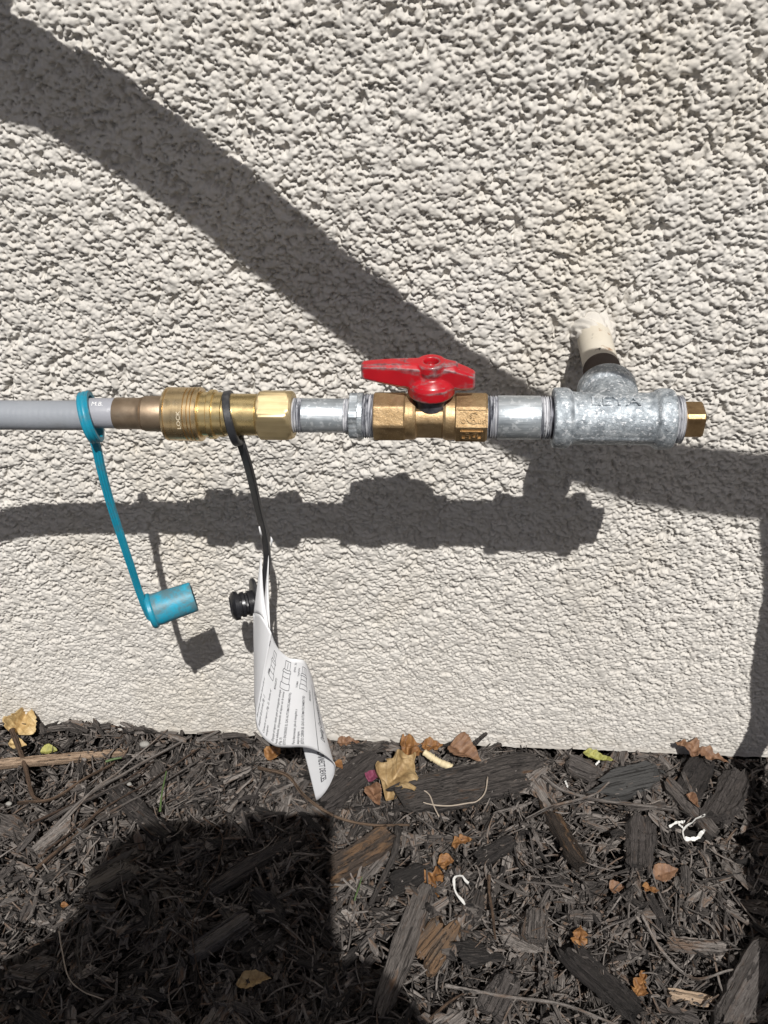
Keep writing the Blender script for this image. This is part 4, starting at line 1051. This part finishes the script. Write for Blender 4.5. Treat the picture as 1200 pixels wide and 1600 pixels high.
leaf('dry_leaf', 'small orange leaf half between the bright orange leaf and the brown one', 'leaf_orange', (676, 1166), 34, 22, R_(5), 505, .5, .4, .010)
leaf('dry_leaf', 'pinkish brown triangular leaf beside the cream stem', 'leaf_brown', (727, 1186), 56, 42, R_(-28), 506, .25, .4, .014, rot=(-.3, 0))
leaf('dry_leaf', 'terracotta curled leaf below the pink petal', 'leaf_brown', (586, 1250), 38, 22, R_(-65), 507, .4, .7, .010)
leaf('petal', 'faded pink petal in the mulch left of the golden leaf', 'petal', (583, 1224), 24, 18, R_(60), 508, .3, .4, .008, 'petal')
leaf('dry_leaf', 'torn orange brown lobed leaf above the white curl', 'leaf_orange', (680, 1368), 66, 48, R_(55), 509, .7, .15, .008, lobes=3)
leaf('dry_leaf', 'small round orange leaf piece over the lobed leaf', 'leaf_orange', (697, 1345), 26, 22, R_(10), 510, .6, .3)
leaf('dry_leaf', 'tan pointed leaf lying flat in the right mulch', 'leaf_brown', (1038, 1372), 44, 26, R_(22), 511, .15, .15, .010)
leaf('dry_leaf', 'small brown leaf left of the tan pointed leaf', 'leaf_brown', (965, 1386), 26, 20, R_(10), 512, .2, .2)
leaf('dry_leaf', 'light orange ragged leaf scrap by the square block', 'leaf_orange', (904, 1471), 34, 28, R_(80), 513, .6, .15, lobes=2)
leaf('dry_leaf', 'twisted yellow green leaf under the wall edge', 'leaf_green', (938, 1180), 52, 15, R_(-18), 514, .7, .3, .014)
leaf('dry_leaf', 'crumbled brown leaf under the wall edge near the shaded strip', 'leaf_brown', (1092, 1194), 80, 28, R_(-22), 515, .8, .1, .030, lobes=4)
leaf('dry_leaf', 'orange leaf in the shade under the paper tag', 'leaf_orange', (428, 1180), 30, 26, R_(60), 516, .3, .3, .010)
leaf('dry_leaf', 'tan leaf lying inside the hand shadow', 'leaf_gold', (398, 1537), 54, 24, R_(15), 517, .4, .3, .010)
leaf('dry_leaf', 'small orange leaf sliver right of the paper tag', 'leaf_orange', (531, 1203), 18, 11, R_(-45), 518, .2, .3)
leaf('dry_leaf', 'small orange scrap beside the torn lobed leaf, nearer the bark slab', 'leaf_orange', (722, 1318), 34, 22, R_(20), 519, .8, .2, lobes=2)
leaf('dry_leaf', 'rusty scrap under the tan pointed leaf', 'leaf_orange', (1014, 1400), 26, 16, R_(-20), 520, .8, .2, lobes=2)
leaf('dry_leaf', 'rusty flake low in the right mulch', 'leaf_orange', (1000, 1536), 44, 26, R_(70), 521, .9, .1, .004, lobes=3)
leaf('dry_leaf', 'thin curled tan leaf beside the grey curved slab', 'leaf_brown', (1078, 1268), 26, 13, R_(-60), 522, .4, .9, .008)
leaf('dry_leaf', 'grey brown leaf on the mulch beneath the wall edge right of the paper tag', 'leaf_brown', (545, 1162), 34, 16, R_(5), 523, .6, .4, .010)
leaf('dry_leaf', 'pale leaf scrap beside the thick twig at the left', 'leaf_cream', (32, 1173), 30, 18, R_(-10), 524, .4, .2)
leaf('flower_bit', 'tiny bright yellow flower scrap left of the clod', 'leaf_orange', (103, 1418), 12, 8, R_(0), 525, .3, .3, .004, 'flower')
twig('leaf_stem', 'thick cream leaf stem between the orange leaf and the brown leaf', 'stem', [(662, 1175, .014), (680, 1187, .011), (706, 1202, .008)], 5.0, 531, 'stem', taper=1.2)
twig('string', 'thin pale string making a loop on the big bark slab', 'string', [(686, 1276), (678, 1260), (671, 1242), (660, 1235), (652, 1242), (660, 1253), (680, 1258), (704, 1259), (730, 1255), (745, 1252), (758, 1238), (762, 1214)], 1.1, 532, 'string', .020, taper=1.0)
twig('grass_blade', 'thin green grass blade beside the shadow of the phone', 'grass', [(554, 1408), (560, 1390), (566, 1372)], 1.4, 533, 'grass blade', .012)
twig('grass_blade', 'upright green blade above the hand shadow at the left', 'grass', [(250, 1268), (253, 1240), (260, 1205)], 1.8, 534, 'grass blade', .012)
twig('grass_blade', 'short green blade beside the pale split stick', 'grass', [(165, 1190), (178, 1186), (190, 1184)], 2.2, 535, 'grass blade', .012)

def peel(name, label, strips, lift=.006):
    mb = MB(); o0 = G(*strips[0][0][0][:2], z=-H + lift)
    for pts, wpx in [(s_, 6) if not isinstance(s_, tuple) else s_ for s_ in strips]:
        P = spline([G(a[0], a[1], z=-H + lift + (a[2] if len(a) > 2 else 0)) for a in pts], 16)
        for i in range(len(P)): P[i][2] = max(P[i][2], tsample(P[i][0], P[i][1]) + .0005)
        k = float((P[0] - CAM) @ cf) / F; V, Fc = [], []
        for i, p in enumerate(P):
            t = P[min(i + 1, 15)] - P[max(i - 1, 0)]; t /= np.linalg.norm(t); n_ = np.cross(t, [0.1, -.3, 1.]); n_ /= np.linalg.norm(n_)
            w = wpx * k * .6 * (.75 + .25 * math.sin(i * 1.1 + 1) + .12 * math.sin(i * 2.9)); up = np.array([0, 0, .0004])
            V += [p - n_ * w * .5 - o0, p + n_ * w * .5 - o0, p + n_ * w * .5 - o0 + up, p - n_ * w * .5 - o0 + up * 3]
        for i in range(15):
            for j in range(4): Fc.append((i * 4 + j, i * 4 + (j + 1) % 4, (i + 1) * 4 + (j + 1) % 4, (i + 1) * 4 + j))
        Fc += [(0, 3, 2, 1), (60, 61, 62, 63)]; mb.add(V, Fc)
    o = link(name, mb.mesh(name, True, 40), None, M['paint_peel']); o.location = o0
    return tag(o, label, 'paint peel')
peel('paint_peel', 'white hook shaped paint peel in the middle of the mulch', [([(732, 1386), (718, 1381), (709, 1386), (712, 1402), (722, 1416), (726, 1422)], 7)])
peel('paint_peel', 'white curly paint scrap near the shaded strip at the right', [([(1044, 1298), (1058, 1290), (1068, 1291)], 6), ([(1098, 1286), (1080, 1293), (1066, 1302), (1070, 1315), (1078, 1316)], 5), ([(1070, 1314), (1085, 1314), (1097, 1309)], 10), ([(1056, 1290), (1066, 1299)], 4)])
peel('paint_peel', 'small white paint fleck on the mulch below the twisted green leaf', [([(930, 1200), (936, 1194)], 5)])
peel('paint_peel', 'white fleck beside the splintered stick', [([(882, 1228), (886, 1238)], 5)])
def pebble(label, c, rpx, seed):
    g = np.random.default_rng(seed); bm = bmesh.new(); bmesh.ops.create_icosphere(bm, subdivisions=2, radius=1.0)
    p = G(*c, z=-H + .004); k = float((p - CAM) @ cf) / F
    for v in bm.verts: v.co = v.co * (1 + g.normal(0, .09)); v.co.z *= .6; v.co.y *= .75
    me = bpy.data.meshes.new('pebble'); bm.to_mesh(me); bm.free(); me.shade_smooth(); o = link('pebble', me, None, M['stone'])
    o.location = (p[0], p[1], tsample(p[0], p[1]) + rpx * k * .3); o.scale = (rpx * k,) * 3; tag(o, label, 'pebble')
pebble('round pale pebble among the twigs by the wall at the left', (226, 1164), 8, 1)
pebble('small oval white pebble at the left edge', (15, 1258), 5, 2)
pebble('tiny white pebble beside the green blade', (204, 1230), 4, 3)

# ------------------------------------------------------------------ things outside the frame that throw the shadows
def lifted(pts):
    return [(W(a, b) if k == 'w' else G(a, b)) + SUN * t for (k, a, b, t) in pts]
rail = thing('hand_rail', 'bent grey steel tube rail standing beside the photographer', 'handrail', (.9, -.6, -H))
RT = [(-190, 40, .13), (-90, 78, .14), (0, 113, .15), (50, 119, .16), (100, 146, .17), (200, 206, .20), (300, 276, .235), (400, 355, .27), (500, 436, .31), (600, 512, .35), (700, 594, .39), (760, 630, .41), (830, 668, .435), (900, 700, .445), (990, 731, .45), (1060, 749, .455), (1200, 764, .46), (1400, 775, .46)]
main = lifted([('w', a, b, t) for a, b, t in RT])
m0 = np.array(main[0]); post_ = [(m0[0] - .22, m0[1] - .10, -H - .01), (m0[0] - .22, m0[1] - .08, -.1), (m0[0] - .19, m0[1] - .05, m0[2] - .06), (m0[0] - .10, m0[1] - .02, m0[2] + .015)]
rp = spline(post_ + main, 160)
for _ in range(40): rp[1:-1] = (rp[:-2] + rp[2:] + 2 * rp[1:-1]) / 4          # one even bend
part('rail', tube(rp, .0158, 24), rail, M['rail'])
part('upright', tube(lifted([('w', -22, 120, .15), ('w', -24, 40, .15), ('w', -30, -60, .15), ('w', -40, -220, .15)]), .0158, 16), rail, M['rail'])
leg = lifted([('w', 1228, 780, .30), ('w', 1222, 900, .28), ('w', 1200, 1040, .25), ('w', 1186, 1150, .22), ('g', 1182, 1300, .18), ('g', 1186, 1450, .13), ('g', 1196, 1600, .08)])
base_ = np.array(leg[-1]) + (np.array(leg[-1]) - np.array(leg[-2])); base_[2] = -H - .01
me_ = np.array(main[-1]); l0 = np.array(leg[0])
part('leg', tube(spline([me_, me_ * .4 + l0 * .6 + np.array([.03, 0, .02])] + leg + [base_], 60), .0125, 16), rail, M['rail'])

# the photographer: phone, hands and crouching body, behind the camera
def at(a, b, c): return CAM + cr * a + cu * b + cf * c
person = thing('person', 'crouching person in dark clothes holding up a phone', 'person', (CAM[0] - .05, CAM[1] - .5, -H))
phone = thing('phone', 'black phone held up by the crouching person', 'phone', tuple(at(-.026, -.06, -.007)))
part('phone_body', box(at(-.027, -.0745, -.0065), cr * .0385, cu * .0785, cf * .0045), phone, M['phone'], smooth=False)
def over(px, py, c):
    """the spot a distance c along the view axis whose shadow falls at this place on the mulch"""
    p = G(px, py); return p + SUN * ((c - (p - CAM) @ cf) / (SUN @ cf))
def skin(verts, edges, radii, sub=2, name='body'):
    me = bpy.data.meshes.new('sk'); me.from_pydata([tuple(v) for v in verts], edges, []); o = bpy.data.objects.new('sk', me); COL.objects.link(o)
    md = o.modifiers.new('s', 'SKIN'); o.modifiers.new('u', 'SUBSURF').levels = sub
    for i, r in enumerate(radii): me.skin_vertices[0].data[i].radius = (r, r); me.skin_vertices[0].data[i].use_root = (i == 0)
    dg = bpy.context.evaluated_depsgraph_get(); out = bpy.data.meshes.new_from_object(o.evaluated_get(dg)); out.name = name
    bpy.data.objects.remove(o); bpy.data.meshes.remove(me); out.materials.clear(); out.shade_smooth(); return out
bo = np.array([CAM[0] - .06, CAM[1] - .36, -H])
def bp(x, y, z): return bo + np.array([x, y, z])
hl, hr = over(300, 1400, -.02), over(515, 1515, -.02)                        # palms
vs = [bp(0, -.10, .38), bp(0, -.08, .55), bp(0, -.03, .74), bp(0, .0, .86), bp(0, .02, .93), bp(0, .05, 1.03), bp(0, .05, 1.11),
      bp(-.19, -.02, .82), over(60, 1590, -.16), over(205, 1480, -.06), hl,
      bp(.19, -.02, .82), bp(.27, .05, .58), over(590, 1610, -.06), hr,
      over(400, 1440, -.035), over(330, 1520, -.05), over(282, 1352, -.018), over(338, 1316, -.014), over(385, 1306, -.012), over(210, 1425, -.03),
      bp(-.10, -.10, .36), bp(-.16, .18, .42), bp(-.15, .02, .07), bp(-.15, .14, .03),
      bp(.10, -.10, .36), bp(.16, .18, .42), bp(.15, .02, .07), bp(.15, .14, .03)]
ed = [(0, 1), (1, 2), (2, 3), (3, 4), (4, 5), (5, 6), (3, 7), (7, 8), (8, 9), (9, 10), (3, 11), (11, 12), (12, 13), (13, 14), (10, 15), (9, 16), (10, 17), (17, 18), (18, 19), (9, 20), (0, 21), (21, 22), (22, 23), (23, 24), (0, 25), (25, 26), (26, 27), (27, 28)]
rd = [.15, .14, .16, .11, .055, .085, .07, .07, .055, .042, .045, .07, .045, .034, .036, .042, .045, .025, .021, .017, .022, .10, .065, .045, .04, .10, .065, .045, .04]
body = link('body', skin(vs, ed, rd), person, M['cloth'])
body.data.materials.append(M['skin']); body.data.materials.append(M['hair'])
for p in body.data.polygons:
    q = p.center - Vector(bp(0, .04, 1.0))
    if q.z > -.045 and abs(q.x) < .12 and abs(q.y) < .2: p.material_index = 2 if (q.z > .10 or (q.y < -.01 and q.z > 0)) else 1
def fingers(palm, side, name):
    V, E, Rr = [], [], []
    for k in range(4):                                         # four fingers wrapped round the phone edge
        b = len(V); y = .030 - k * .020
        pts = [palm + cu * y, palm + cu * (y + .004) + cr * side * .022 - cf * .008, palm + cu * (y + .004) + cr * side * .040 + cf * .002, palm + cu * y + cr * side * .046 + cf * .012]
        V += pts; E += [(b + i, b + i + 1) for i in range(3)]; Rr += [.0095, .009, .0082, .007]
    b = len(V); V += [palm - cu * .02, palm + cr * side * .02 - cf * .012 + cu * .0, palm + cr * side * .04 - cf * .014 + cu * .02]; E += [(b, b + 1), (b + 1, b + 2)]; Rr += [.012, .010, .008]
    for c in (0, 4, 8, 12):
        if c: E.append((0, c))
    E.append((0, b))
    link(name, skin(V, E, Rr, 1, name), person, M['skin'])
fingers(hl, 1, 'hand'); fingers(hr, -1, 'hand')
